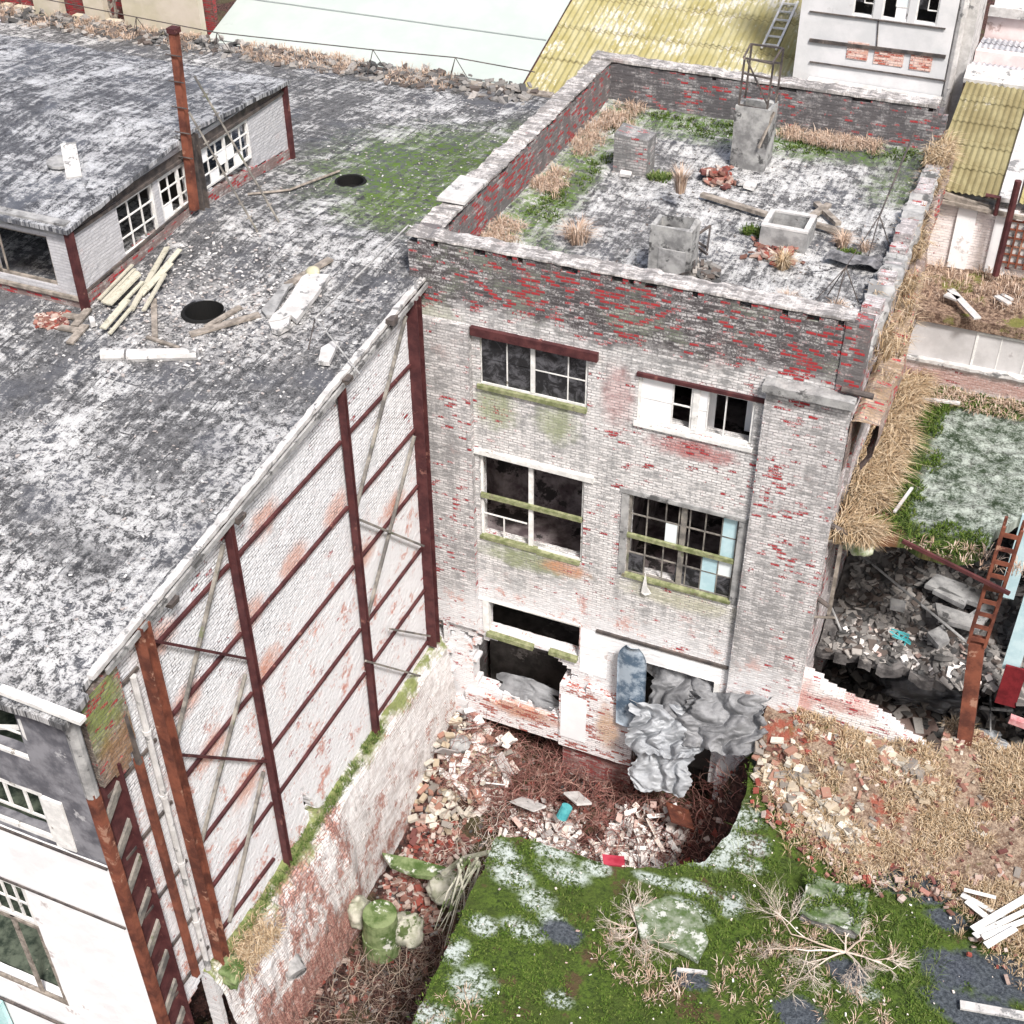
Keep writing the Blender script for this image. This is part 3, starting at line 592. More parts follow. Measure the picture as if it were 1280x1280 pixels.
# front wall of the workshop
FW_UP = flat_mat('grey_boards', (.10,.10,.115), (.24,.24,.26), 2.2, (.42,.42,.43), .60)
f1 = (-6, -1.12, 10.82, 12.16); f2 = (-6, -1.22, 8.5, 9.93); f3 = (-6, -2.62, 2.1, 6.42)
def fws(u, z):
    for a, b, c, d in (f1, f2, f3):
        if u < b and c < z < d: return False
    return True
Uw = brk(-12, -.03, .3, (-1.12, -1.22, -2.62))
MB().cells('y', -13.5, .3, Uw, brk(8.38, 12.5, .3, (f1[2], f1[3], f2[2], f2[3])), fws, 0, .01).build('front_wall', FW_UP, Wk)
MB().cells('y', -13.53, .3, Uw, brk(-3, 8.34, .3, (f3[2], f3[3])), fws, 0, .008).build('front_wall', PLAST, Wk)
mb = MB(); mb.beam((-12, -13.56, 8.36), (-.1, -13.56, 8.36), .04, .05); mb.beam((-12, -13.57, 6.5), (-.1, -13.57, 6.5), .03, .05); mb.beam((-12, -13.6, 1.2), (-.1, -13.6, 1.2), .05, .06); mb.build('sheet_joint', DARKST, Wk)
window(Wk, 'y', -13.5, -5.5, -1.12, 10.82, 12.16, [0, .3, .62, 1], [0, .5, 1], WOOD_W, fw=.07, skip={('h', 1, 0), ('h', 1, 1)})
window(Wk, 'y', -13.5, -5.4, -1.22, 8.5, 9.93, [0, .2, .4, .55, .66, .78, .89, 1], [0, .45, 1], WOOD_W, fw=.11, mw=.06, skip={('v', i, 0) for i in range(1, 7)})
window(Wk, 'y', -13.53, -5.2, -2.62, 5.1, 6.42, [0, .3, .5, .62, .75, .87, 1], [0, .5, 1], WOOD_W, fw=.09, mw=.05)
window(Wk, 'y', -13.53, -5.2, -2.62, 2.1, 5.02, [0, .72, 1], [0, 1], WOOD_O, fw=.09, mw=.12)
mb = MB(); mb.box(-1.2, -.78, -13.56, -13.505, 8.5, 9.9, .01); mb.build('white_panel', WOOD_W, Wk)
mb = MB(); mb.box(-8, -4.7, -13.7, -13.6, -1.5, 1.1, .0); mb.build('teal_door', flat_mat('teal_paint', (.38,.62,.62), (.52,.74,.74), 2), Wk)
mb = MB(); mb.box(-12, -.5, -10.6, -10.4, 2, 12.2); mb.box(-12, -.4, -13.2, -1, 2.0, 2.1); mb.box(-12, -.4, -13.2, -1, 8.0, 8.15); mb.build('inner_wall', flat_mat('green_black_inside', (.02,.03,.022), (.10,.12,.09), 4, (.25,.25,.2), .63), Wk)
for (x, z, l) in ((-3.3, 11.3, 1.6), (-2.2, 11.1, 1.2)):
    MB().beam((x, -13.3, z), (x+l, -12.6, z-.25), .07, .07).build('loose_batten', WOOD_W, Wk)
# roof
rim = [(PR(255, 389), .46), (PR(438, 227), .38)]
def rsol(x, y):
    for c, r in rim:
        if (x-c.x)**2+(y-c.y)**2 < (r*.98)**2: return False
    if x > -6.9 and y < -13.6: return fb(x*2, 3) > -.1
    return x < .16+.07*fb(y*1.3, 2) or y < -13.2 and x < .3
def rh(x, y):
    if y > .4 and x > -.3: return roofz(y)
    return roofz(y)+.035*fb(x, y, 0, .9)+.012*fb(x, y, 0, 4)-.10*sm(y, -12.6, -13.8)
Xr = brk(-27, .28, .17); Yr = brk(-13.85, 15.0, .17)
rb = MB(); cells_z(rb, Xr, Yr, rh, .14, lambda x, y: rsol(x, y) and not (x > -.32 and y > .3), .02)
for c, r in rim:
    for k, v in enumerate(rb.v):
        d = math.hypot(v[0]-c.x, v[1]-c.y)
        if d < r+.15: s_ = r/max(d, .01); rb.v[k] = (c.x+(v[0]-c.x)*s_, c.y+(v[1]-c.y)*s_, v[2]) if d < r+.12 else v
rb.build('roof', ROOF_M, Wk)
for k, (c, r) in enumerate(rim):
    mb = MB(); n = 28
    def ringf(a, b, c=c, r=r):
        t = a*2*math.pi; rr, zz = [(r-.02, -3.5), (r-.02, .02), (r+.04, .03), (r+.07, -.02)][int(round(b*3))]; return (c.x+rr*math.cos(t), c.y+rr*math.sin(t), c.z+zz)
    mb.grid(ringf, n, 3); mb.build('vent_ring', BLACKIN, Wk)
    mb = MB(); mb.prism([(c.x+(r+.1)*math.cos(t*2*math.pi/20), c.y+(r+.1)*math.sin(t*2*math.pi/20), c.z-(3.4 if k == 0 else .25)) for t in range(20)], (0, 0, -.05)); mb.build('vent_bottom', BLACKIN, Wk)
strip(MB(), (.20, -12.9, roofz(-12.9)-.06), (.17, .2, roofz(.2)-.06), .14, .10, nzs=.03, side=(-1, 0, 0)).build('eave_edge', CONCW, Wk)
MB().beam((.22, -12.6, roofz(-12.6)-.16), (.2, .2, roofz(.2)-.16), .05, .12).build('eave_board', CONC, Wk)
mb = MB(); mb.beam(PY(0, 861, -13.75), PY(104, 901, -13.75), .16, .09); mb.build('front_gutter', WOOD_W, Wk)
for p in ((488, 398), (432, 472), (296, 645), (212, 750)):
    q = PX(*p, .2); mb = MB(); mb.box(.15, .33, q.y-.13, q.y+.13, q.z-.09, q.z+.03, .02); mb.build('rafter_end', DARKST, Wk)
# base wall under the brick infill
def basef(a, b):
    y = -12.0+11.9*a; k = sm(y, -6.2, -6.9)
    pr = [(-.3, 2.62), (.12, 2.60), (.32+.10*k, 2.25-.15*k), (.42+.16*k, 1.3), (.50+.22*k, .4), (.56+.26*k, -.8-.2*k), (.60+.28*k, -2.2)]
    t = b*6; i = min(5, int(t)); f_ = t-i; x = pr[i][0]*(1-f_)+pr[i+1][0]*f_; z = pr[i][1]*(1-f_)+pr[i+1][1]*f_
    rough_ = (.02+.02*k)*fb(y*.9, z*1.2, 5)+(.022+.03*k)*fb(y*5, z*8, 1)+.03*abs(nz(y*2.2, z*6, 3))
    return (x+rough_*(1 if b > .1 else 0), y, z+(.10+.1*k)*fb(y*1.6, b*3, 8)*(1 if b < .5 else .3)+.22*sm(y, -10.5, -11.5)*(b < .4))
g = G('base_masonry'); x, y, z = g.xyz(); vec = g.comb(y, z); bo = g.brick(vec, .25, .085, .01)
n1 = g.noise(.7, 5, .7); n2 = g.noise(3, 6, .75); st_ = g.noise(2, 5, .75, g.scale(1, .5, 4)); fin = g.noise(20, 4, .75)
near_ = g.mr(y, -5.8, -7.2)
col = g.mix(g.mr(g.add(g.mul(n2, .5), g.mul(st_, .55), g.mul(fin, .3)), .52, .74), (.46,.41,.39), (.82,.81,.80))
pe = g.add(g.mul(n1, .6), g.mul(n2, .45), g.mul(fin, .3), g.mul(near_, .09), g.mul(g.mr(z, .8, -1.2), .10))
col = g.mix(g.mr(pe, .755, .80), col, g.mix(g.mr(fin, .42, .58), (.24,.075,.06), (.58,.36,.30)))
col = g.mix(g.mul(g.mul(bo[1], g.mr(pe, .66, .76)), .8), col, (.16,.12,.11))
col = g.mix(g.mul(g.mr(g.add(g.mul(g.noise(.9, 6, .75, g.scale(1, 1, 1, None, (5, 5, 5))), .8), g.mul(st_, .3)), .60, .68), .55), col, (.22,.18,.16))
col = g.mix(g.mr(g.add(g.mul(z, .35), g.mul(g.noise(1.2, 5, .7), .9)), 1.22, 1.40), col, (.20,.23,.09))
crk = g.mr(g.add(g.voro(1.0, g.comb(0., g.add(y, g.mul(n2, .5)), g.add(z, g.mul(n1, .6))), 0, 'DISTANCE_TO_EDGE'), g.mul(fin, .02)), .026, .014)
col = g.mix(g.mul(g.mul(crk, .8), g.mul(near_, g.mr(n1, .45, .6))), col, (.08,.06,.055)); col = g.mix(g.mul(g.mr(fin, .6, .68), .6), col, (.13,.11,.10))
BASEM = g.done(col, g.add(g.mul(n2, .6), g.mul(fin, .5), g.mul(bo[1], -.3)), .9, .05)
MB().grid(basef, 150, 24).build('base_wall', BASEM, Wk)
# lantern (raised strip of roof)
LX = -6.71
def lz(y): return 16.15-.085*abs(y-1.05)
LB = brick_mat('lantern_brick', 'x', light=(.50,.50,.52), grey=(.36,.36,.38), redt=1.1, greyt=.40, mstr=.35)
LBY = brick_mat('lantern_front_brick', 'y', light=(.50,.50,.52), grey=(.36,.36,.38), redt=1.1, greyt=.40, mstr=.35)
LOW = brick_mat('lantern_kerb_brick', 'y', light=(.45,.42,.40), grey=(.20,.14,.13), redt=.76, greyt=.5)
LOWX = brick_mat('lantern_kerb_brick_side', 'x', light=(.45,.42,.40), grey=(.20,.14,.13), redt=.80, greyt=.5)
lw = [(-2.05, -.62), (-.42, .78), (1.35, 3.62)]
def lsol(y, z):
    for a, b in lw:
        if a < y < b and roofz(y)+.30 < z < 15.42: return False
    return roofz(y)+.28 < z < lz(y)-.22
MB().cells('x', LX, .2, brk(-3.72, 5.45, .15, [k for w_ in lw for k in w_]), brk(13.5, 16.2, .09, [15.42]), lsol, .0).build('lantern_side_wall', LB, Wk)
MB().cells('x', LX+.03, .25, brk(-3.74, 5.45, .13), brk(13.2, 14.6, .085), lambda y, z: roofz(y)-.2 < z < roofz(y)+.27).build('lantern_kerb', LOWX, Wk)
MB().beam((LX+.02, -3.7, roofz(-3.7)+.36), (LX+.02, 1.0, roofz(1)+.33), .05, .06).build('lantern_rail', DARKST, Wk)
MB().beam((LX+.03, -3.72, 15.5), (LX+.03, 5.4, 15.5), .06, .08).build('lantern_rail', DARKST, Wk)
mb = MB(); mb.box(LX-.02, LX+.012, -3.7, 5.4, 15.55, 15.72); mb.build('lantern_fascia', DARKST, Wk)
def lfs(u, z):
    if -9.1 < u < -7.35 and 14.1 < z < 15.35: return False
    if u < -9.35 and 14.1 < z < 15.35: return False
    return True
MB().cells('y', -3.77, .2, brk(-26, LX, .25, (-9.1, -7.35, -9.35)), brk(13.85, 15.5, .15, (14.1, 15.35)), lfs, 0).build('lantern_front_wall', LBY, Wk)
MB().cells('y', -3.80, .25, brk(-26, LX, .13), brk(13.3, 13.85, .085), lambda u, z: True).build('lantern_kerb', LOW, Wk)
mb = MB(); mb.box(-26, LX, -3.83, -3.6, 15.5, 15.78, 0); mb.build('lantern_fascia', CONC, Wk)
mb = MB(); mb.box(-26, LX+.05, -3.9, -3.78, 13.38, 13.5); mb.box(-26, LX+.05, -3.86, -3.6, 13.87, 13.95); mb.build('lantern_plinth', WOOD_O, Wk)
window(Wk, 'y', -3.77, -11.6, -9.35, 14.1, 15.35, 3, 2, WOOD_O, depth=.05)
window(Wk, 'y', -3.77, -9.1, -7.35, 14.1, 15.35, [0, .16, 1], [0, 1], WOOD_O, depth=.05)
for i, (a, b) in enumerate(lw):
    zb = roofz(a)+.34
    if i == 0: window(Wk, 'x', LX, a, b, zb-.02, 15.40, 3, 3, WOOD_W, depth=.05, fw=.05)
    if i == 1: window(Wk, 'x', LX, a, b, zb, 15.40, [0, .35, .68, 1], 3, WOOD_W, depth=.02, fw=.08, mull=[(.68, .08)], panes={(0, 0): WHITEP})
    if i == 2: window(Wk, 'x', LX, a, b, zb, 15.40, 6, 3, WOOD_W, depth=.02, fw=.06, mull=[(.5, .07)], panes={(0, 2): WHITEP, (1, 0): WHITEP, (2, 1): WHITEP, (3, 1): WHITEP, (4, 0): WHITEP, (0, 0): GLASS, (3, 2): GLASS})
def lroof(x, y): return lz(y)+.04*fb(x, y, 0, .8)-.03*max(0, nz(x*2, y*2))
cells_z(MB(), brk(-27, LX+.16, .2), brk(-3.95, 5.65, .2), lroof, .10, lambda x, y: x < LX+.1+.09*nz(y*3)).build('lantern_roof', LANT_M, Wk)
MB().beam((LX+.05, -3.80, roofz(-3.8)-.05), (LX+.05, -3.80, 15.72), .16, .16).build('lantern_post', RUST, Wk)
MB().beam((LX+.05, 5.45, roofz(5.4)-.05), (LX+.05, 5.45, 15.72), .14, .14).build('lantern_post', RUST, Wk)
mb = MB(); mb.ibeam((LX+.12, 1.02, 14.0), (LX+.12, 1.02, 16.0), .22, .26, .04, (0, 1, 0)); mb.build('lantern_post', DARKST, Wk)
# lantern inner walls: shade put in as a dark wall colour
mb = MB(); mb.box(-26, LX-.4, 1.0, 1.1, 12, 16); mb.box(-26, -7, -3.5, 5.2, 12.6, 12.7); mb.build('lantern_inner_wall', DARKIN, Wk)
# ================================================================= FLAT MOSSY ANNEX ROOF (bottom right)
AP = pzp([(380, 1620), (515, 1280), (572, 1155), (608, 1075), (618, 1046), (650, 1046), (700, 1062), (760, 1082), (830, 1085), (880, 1076), (912, 1042), (933, 992), (938, 945), (938, 905)], 2.5)
AP = [(AP[0][0], -19)]+AP[1:]+[(9.55, .0), (13.7, .0), (14.4, .9), (21, 2.2), (21, -19)]
def bankf(x): return lerpl(x, [(9.4, -1.1), (10.4, -2.2), (11.6, -3.1), (12.6, -3.6), (13.6, -3.0), (14.8, -2.9), (15.6, -3.6), (18, -5.5), (21, -6)])
def bank(x, y):
    yf = bankf(x)+.35*fb(x*1.3, y, 2)
    if y < yf: return 0
    top = .95-.25*sm(x, 13.2, 15)
    return top*sm(y, yf-.1, -.4+.9*sm(x, 13, 15))*(1+.25*fb(x, y, 4, .9))+.10*max(0, fb(x, y, 9, 2.5))+.08
def ah(x, y): return 2.5+.05*fb(x, y, 0, .5)+.03*max(0, fb(x, y, 1, 2.5))
AX = empty('annex_roof', (10, -8, -2), 'low flat annex roof overgrown with bright green moss and pale lichen, with a torn opening', 'building')
cells_z(MB(), brk(3.6, 20, .13), brk(-18, 2.0, .13), ah, .30, lambda x, y: inpoly(x, y, AP), .03, AP).build('roof', MOSSR, AX, smooth=False)
mb = MB(); mb.box(4.9, 5.2, -17, -6.6, -3, 2.15); mb.build('wall', REDB, AX)
mb = MB(); mb.box(6.2, 9.4, -6.6, -6.3, -3, 2.1); mb.build('wall', REDB, AX)
mb = MB(); mb.box(9.75, 10.0, -6, -.1, -3, 2.1); mb.build('wall', REDB, AX)
g = G('rubble_soil'); n2 = g.noise(2.5, 6, .75); n3 = g.noise(14, 5, .75); n1 = g.noise(.8, 5, .7)
col = g.mix(g.mr(g.add(g.mul(n2, .5), g.mul(n3, .5)), .40, .62), (.16,.10,.07), (.46,.36,.27)); col = g.mix(g.mr(g.noise(1.1, 5, .7, g.scale(1, 1, 1, None, (4, 4, 4))), .55, .64), col, (.30,.09,.06))
col = g.mix(g.mr(n3, .6, .7), col, (.52,.45,.38)); col = g.mix(g.mul(g.mr(n1, .56, .64), .6), col, (.13,.14,.04))
SOIL = g.done(col, g.add(n3, n2), 1., .08)
def bank_ok(x, y): return y > bankf(x)-.0+.3*fb(x*1.5, y*1.5, 2) and x > 9.55+.1*nz(y*3) and (y < -.03 if x < 13.9 else y < 1.2+.4*fb(x))
cells_z(MB(), brk(9.4, 20, .12), brk(-7, 2.0, .12), lambda x, y: 2.52+bank(x, y), .2, bank_ok, .03).build('rubble_bank', SOIL, None)
tag(bpy.data.objects['rubble_bank'], kind='structure')
# broken stub of wall running right from the tower
BWP = pyp([(994, 838), (1008, 846), (1030, 862), (1060, 880), (1090, 893), (1112, 908), (1150, 938), (1170, 955), (1192, 985), (1192, 1060), (980, 1060)])
BWB = brick_mat('broken_wall_brick', 'y', light=(.80,.77,.76), grey=(.52,.46,.45), redt=.90, greyt=.34, blobs=[(10.35, 3.6, .28, 1.0, (.50,.19,.15), .7), (11.3, 4.2, .9, .2, (.45,.17,.13), .7)])
BWo = MB().cells('y', .0, .4, brk(10.0, 14.6, .12), brk(.5, 4.9, .08), lambda u, z: inpoly(u+.09*nz(u*4, z*4, 2), z+.09*nz(u*4, z*4, 6), BWP)).build('broken_wall', BWB, None, loc=(12, 0, 2.4))
tag(BWo, 'white broken stub of brick wall sloping down to the right from the foot of the tower', 'wall')
# ================================================================= COLLAPSED WING (right)
W2 = empty('collapsed_wing', (14, 4, -2), 'collapsed wing right of the tower with an open front, mossy roof and rubble filled floor', 'building')
MP = pzp([(1050, 640), (1066, 662), (1100, 668), (1135, 672), (1160, 688), (1200, 697), (1228, 690), (1243, 664), (1262, 655), (1290, 640), (1500, 690)], 9)
MP += [(22, 8), (10.4, 8)]
cells_z(MB(), brk(10.2, 22, .14), brk(-2, 8.1, .14), lambda x, y: 9+.06*fb(x, y, 0, .8)+.05*fb(x, y, 0, 3), .3, lambda x, y: inpoly(x, y, MP), .03, MP).build('mossy_roof', FMOSS, W2)
a = PY(1128, 676, .45); b = PY(1262, 742, .45); MB().beam(a, b, .07, .09).build('edge_beam', RUST, W2)
WPL = brick_mat('wing_wall_brick', 'y', light=(.72,.68,.67), grey=(.50,.46,.45), redt=.90, greyt=.36, blobs=[(12, 9.35, 4, .25, (.32,.14,.10), .75)], mstr=.4)
MB().cells('y', 8.0, .3, brk(10.2, 21, .14), brk(8.8, 9.95, .09), lambda u, z: z < 9.75+.1*nz(u*3)).build('upper_wall', WPL, W2)
GW = flat_mat('pale_render', (.44,.43,.43), (.56,.55,.55), 1.1, (.36,.34,.34), .56, .9, .3)
mb = MB(); mb.box(10.3, 21, 8.06, 8.3, 9.7, 11.2); mb.build('rendered_wall', GW, W2)
p0 = PY(1222, 415, 8.04); p1 = PY(1300, 487, 8.04)
window(W2, 'y', 8.06, p0.x, p0.x+2.6, p1.z+.25, p0.z, 4, 1, WOOD_W, depth=-.02, panes={(i, 0): CONC for i in range(4)})
strip(MB(), (10.2, 7.9, 9.72), (21, 7.9, 9.72), .3, .1, nzs=.05, side=(0, 1, 0)).build('wall_ledge', CONCW, W2)
g = G('brown_grass_soil'); n1 = g.noise(.9, 5, .7); n3 = g.noise(9, 5, .75)
col = g.mix(g.mr(n3, .4, .62), (.10,.06,.045), (.36,.26,.19)); col = g.mix(g.mr(n1, .54, .62), col, (.17,.17,.05)); BRG = g.done(col, n3, 1., .08)
cells_z(MB(), brk(10.0, 21, .3), brk(7.95, 10.6, .3), lambda x, y: 11.22+.12*sm(y, 8, 9.5)*(1+fb(x, y, 0, 1)), .3, lambda x, y: True, .0).build('upper_roof', BRG, W2)
UB = brick_mat('pink_white_brick', 'y', light=(.80,.74,.72), grey=(.62,.54,.53), redt=.93, greyt=.36, mstr=.35)
MB().cells('y', 10.5, .3, brk(10.1, 20, .14), brk(11.2, 13.5, .085), lambda u, z: z < 13.2+.15*nz(u*3)).build('back_wall', UB, W2)
for (xa, xb) in (((1190, 300), (1214, 300)), ((1236, 310), (1262, 310))):
    a = PY(*xa, 10.45).x; b = PY(*xb, 10.45).x; mb = MB(); mb.box(a, b, 10.42, 10.495, 11.35, 13.25, .01); mb.build('white_pillar', PLAST, W2)
a = PY(1170, 238, 10.4); b = PY(1235, 262, 10.4); mb = MB(); mb.beam(a, b, .2, .16); mb.beam(PY(1172, 250, 10.3), PY(1290, 275, 10.3), .1, .1); mb.build('gutter', WOOD_O, W2)
a = PY(1232, 244, 10.2); mb = MB(); mb.tube([a, a+Vector((.35, 0, 0)), a+Vector((.35, 0, -.5))], .06, 8); mb.build('gutter_pipe', RUST, W2)
a = PY(1273, 226, 9.9); mb = MB(); mb.tube([a, (a.x, a.y, 11.6)], .09, 8); mb.build('vent_pipe', RUST, W2)
p0 = PY(1262, 278, 10.3); mb = MB()
for i in range(9): mb.box(p0.x+i*.2, p0.x+i*.2+.05, 10.28, 10.31, 11.7, p0.z)
for i in range(6): mb.box(p0.x, p0.x+1.7, 10.31, 10.33, 11.8+i*.24, 11.85+i*.24)
mb.build('rusty_grille', RUSTO, W2); mb = MB(); mb.box(p0.x, p0.x+1.7, 10.36, 10.38, 11.7, p0.z); mb.build('grille_backing', CONCW, W2)
# inside of the wing: floors, walls coloured dark to stand for shade
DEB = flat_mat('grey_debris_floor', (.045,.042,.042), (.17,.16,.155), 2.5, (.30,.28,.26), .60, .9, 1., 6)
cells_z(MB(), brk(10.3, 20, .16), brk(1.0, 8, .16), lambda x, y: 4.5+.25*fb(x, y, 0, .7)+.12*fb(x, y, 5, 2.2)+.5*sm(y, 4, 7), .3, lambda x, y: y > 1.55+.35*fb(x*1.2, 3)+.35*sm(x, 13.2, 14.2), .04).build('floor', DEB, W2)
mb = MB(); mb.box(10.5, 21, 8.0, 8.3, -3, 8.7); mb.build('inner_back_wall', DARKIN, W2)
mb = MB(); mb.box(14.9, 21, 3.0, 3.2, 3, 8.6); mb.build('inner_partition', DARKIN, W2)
mb = MB(); mb.grid(lambda a, b: (10+11*a, -.2+8.3*b, .1+.3*fb(11*a, 8*b, 0, .6)+.9*sm(a, .45, .8)*1+.2*fb(11*a, 8*b, 4, 2)), 70, 50); mb.build('cellar_floor', DEB, W2)
mb = MB(); P_ = [PZ(1070, 884, .7), PZ(1158, 884, .7), PZ(1182, 935, .7), PZ(1105, 950, .7), PZ(1080, 930, .7)]; mb.prism(P_, (0, 0, .12)); mb.build('brown_slab', flat_mat('brown_slab_surface', (.13,.09,.08), (.22,.16,.14), 1.5, (.32,.27,.24), .62), W2)
# ================================================================= BUILDINGS BEHIND
def corr(x0, x1, ya, za, yb, zb, wl=.22, amp=.035, sheets=5, th=.02):
    mb = MB(); n = int((x1-x0)/wl*4)
    for k in range(sheets):
        a0, a1 = k/sheets, (k+1)/sheets+.012
        mb.grid(lambda a, b: (x0+(x1-x0)*a, ya+(yb-ya)*(a0+(a1-a0)*b), za+(zb-za)*(a0+(a1-a0)*b)+amp*math.cos(2*math.pi*(x1-x0)*a/wl)+.025*(1-b)+.012*nz(a*9, k*3)), n, 1)
    return mb
def sheet_mat(name, c1, c2, c3, rows, y0, spots=.62):
    g = G(name, .85); x, y, z = g.xyz(); v = g.comb(x, y); n = g.noise(1.2, 5, .7, g.scale(1, .5, 1, v)); f = g.noise(9, 5, .75, g.scale(1, .4, 1, v))
    col = g.mix(g.mr(n, .38, .62), c1, c2); col = g.mix(g.mr(g.add(g.mul(g.noise(.5, 5, .7, g.scale(1, 1, 1, v, (4, 4, 0))), .7), g.mul(f, .5)), spots, spots+.08), col, c3)
    fr = g.ma('FRACT', g.mul(g.ma('SUBTRACT', y, y0), 1/rows)); col = g.mix(g.mul(g.mr(g.add(fr, g.mul(g.ma('SUBTRACT', f, .5), .05)), .05, .02), .65), col, (.16,.13,.06))
    return g.done(col, f, .3, .01)
YEL = sheet_mat('yellow_lichen_sheet', (.30,.265,.115), (.38,.35,.20), (.50,.48,.41), 1.6, 15.4, .62)
YEL2 = sheet_mat('olive_sheet', (.20,.17,.085), (.27,.24,.13), (.48,.46,.40), 1.3, 10.5, .72)
GRC = sheet_mat('grey_sheet', (.30,.31,.34), (.46,.46,.49), (.66,.62,.62), 1.2, 17., .64)
MINT = flat_mat('mint_sheet', (.38,.425,.40), (.42,.46,.435), .5, (.32,.365,.34), .62, .7, .05)
B1 = empty('yellow_roofed_shed', (1, 20, -2), 'long shed behind the tower with a corrugated roof yellow with lichen', 'building')
SL = .34
xr = PP(1006, 108, 12.45, SL, 15.5).x; xl = PP(655, 108, 12.45, SL, 15.5).x
corr(xl, xr, 15.4, 12.42, 27, 12.42+SL*11.6, sheets=7).build('roof', YEL, B1)
mb = MB(); mb.box(xl+.05, xr, 15.6, 15.9, -2, 12.35); mb.build('wall', CONCW, B1)
mb = MB(); mb.hexa([(xr+.01, 15.4, 12.0), (xr+.35, 15.4, 12.0), (xr+.35, 27, 12+SL*11.6), (xr+.01, 27, 12+SL*11.6), (xr+.01, 15.4, 12.5), (xr+.35, 15.4, 12.5), (xr+.35, 27, 12.5+SL*11.6), (xr+.01, 27, 12.5+SL*11.6)]); mb.build('verge', CONCW, B1)
B2 = empty('mint_roofed_shed', (-8, 20, -2), 'pale mint green metal roofed shed behind the workshop', 'building')
xm = -16.2
mb = MB(); mb.grid(lambda a, b: (xm+(xl-.03-xm)*a, 15.3+12*b, 12.5+SL*12*b+.015*nz(a*14, b*5)), 60, 12); mb.build('roof', MINT, B2)
for k in range(5): MB().beam((xm, 15.4+2.3*k, 12.55+SL*(.1+2.3*k)), (xl-.05, 15.4+2.3*k, 12.55+SL*(.1+2.3*k)), .03, .02).build('roof_seam', flat_mat('seam_%d' % k, (.36,.39,.37), (.40,.43,.41)) if k == 0 else bpy.data.materials['seam_0'], B2)
mb = MB(); mb.box(xm, xl-.05, 15.5, 15.8, -2, 12.4); mb.build('wall', CONCW, B2)
mb = corr(xm+6, xl, 15.22, 12.3, 15.24, 12.48, wl=.2, sheets=1); mb.build('eave_trim', CONC, B2)
B3 = empty('cream_walled_hall', (-22, 20, -2), 'cream walled hall with broken dark openings at the far left behind the workshop roof', 'building')
CRM = flat_mat('cream_wall', (.48,.44,.33), (.56,.50,.42), .8, (.44,.40,.33), .64)
od = [(PY(74, 5, 15.2).x, PY(104, 5, 15.2).x), (PY(128, 5, 15.2).x, PY(152, 5, 15.2).x), (-30, PY(42, 5, 15.2).x)]
MB().cells('y', 15.2, .3, brk(-34, xm-.02, .3, [k for o_ in od for k in o_]), brk(10, 18, .25), lambda u, z: not any(a < u < b for a, b in od) or z < 12.65+.3*nz(u*2)).build('wall', CRM, B3)
mb = MB(); mb.box(-34, xm-.1, 16.2, 16.4, 5, 18); mb.build('inner_wall', brick_mat('inner_red', 'y', light=(.3,.16,.13), grey=(.12,.05,.045), redt=.7), B3)
for k in range(6): a = PY(134, 26, 15.4); MB().beam(a+Vector((rn(-.5, .3), rn(0, .4), rn(-.3, .2))), a+Vector((rn(-.2, .7), rn(0, .4), rn(.3, 1.2))), .07, .07).build('broken_lath', WOOD_O, B3)
B4 = empty('white_panel_building', (7, 18, -2), 'white concrete panel building with three small broken windows and brick infill patches', 'building')
Y4 = 17.0
def q4(px, py): p = PY(px, py, Y4); return p.x, p.z
xa, _ = q4(1010, 100); xb, _ = q4(1186, 70)
wn = [(q4(1068, 0)[0], q4(1094, 0)[0], q4(1080, 20)[1], q4(1080, -12)[1]), (q4(1105, 0)[0], q4(1138, 0)[0], q4(1120, 27)[1], q4(1120, 6)[1]), (q4(1148, 0)[0], q4(1176, 0)[0], q4(1160, 30)[1], q4(1160, 10)[1])]
zt_ = sum(w_[2] for w_ in wn)/3; zu_ = zt_+.78
wn = [(a, b, zt_, zu_) for a, b, c, d in wn]
MB().cells('y', Y4, .3, brk(xa-.5, xb, .4, [k for w_ in wn for k in w_[:2]]), brk(9, 20, .4, (zt_, zu_)), lambda u, z: not any(a < u < b and c < z < d for a, b, c, d in wn), 0, .005).build('wall', flat_mat('white_panels', (.58,.59,.60), (.68,.68,.69), 1.2, (.52,.52,.52), .62), B4)
for w_ in wn: window(B4, 'y', Y4, *w_, 2, 2, WOOD_W, depth=.03, fw=.04, skip={('h', 1, 0), ('v', 1, 0)}, panes={(0, 1): GLASS} if w_ is not wn[1] else {(1, 0): WHITEP, (1, 1): PALEG})
mb = MB(); mb.box(xa, xb-.2, Y4+1.2, Y4+1.3, 9, 20); mb.build('inner_wall', DARKIN, B4)
for (py0, py1, h_) in ((50, 71, .10), (14, 36, .03), (77, 101, .03)):
    a = PY(1012, py0, Y4-.03); b = PY(1182, py1, Y4-.03); MB().beam(a, b, .06, h_).build('panel_joint', DARKST, B4)
for (x0, y0, x1, y1) in ((1059, 62, 1083, 80), (1093, 67, 1127, 88), (1138, 74, 1162, 94)):
    a = PY(x0, y0, Y4-.01); b = PY(x1, y1, Y4-.01); mb = MB(); mb.box(a.x, b.x, Y4-.025, Y4-.01, b.z+.1, b.z+.62); mb.build('brick_patch', brick_mat('patch_brick', 'y', light=(.80,.66,.60), grey=(.62,.36,.28), redt=.74, red=(.60,.20,.13), greyt=.45) if 'patch_brick' not in bpy.data.materials else bpy.data.materials['patch_brick'], B4)
a = PY(1098, 24, Y4-.02); b = PY(1096, 58, Y4-.02); MB().beam(a, b, .03, .03).build('panel_joint', DARKST, B4)
mb = MB(); mb.beam(PY(1008, 104, Y4-.4), PY(1175, 130, Y4-.4), .7, .2); mb.build('ledge', CONCW, B4)
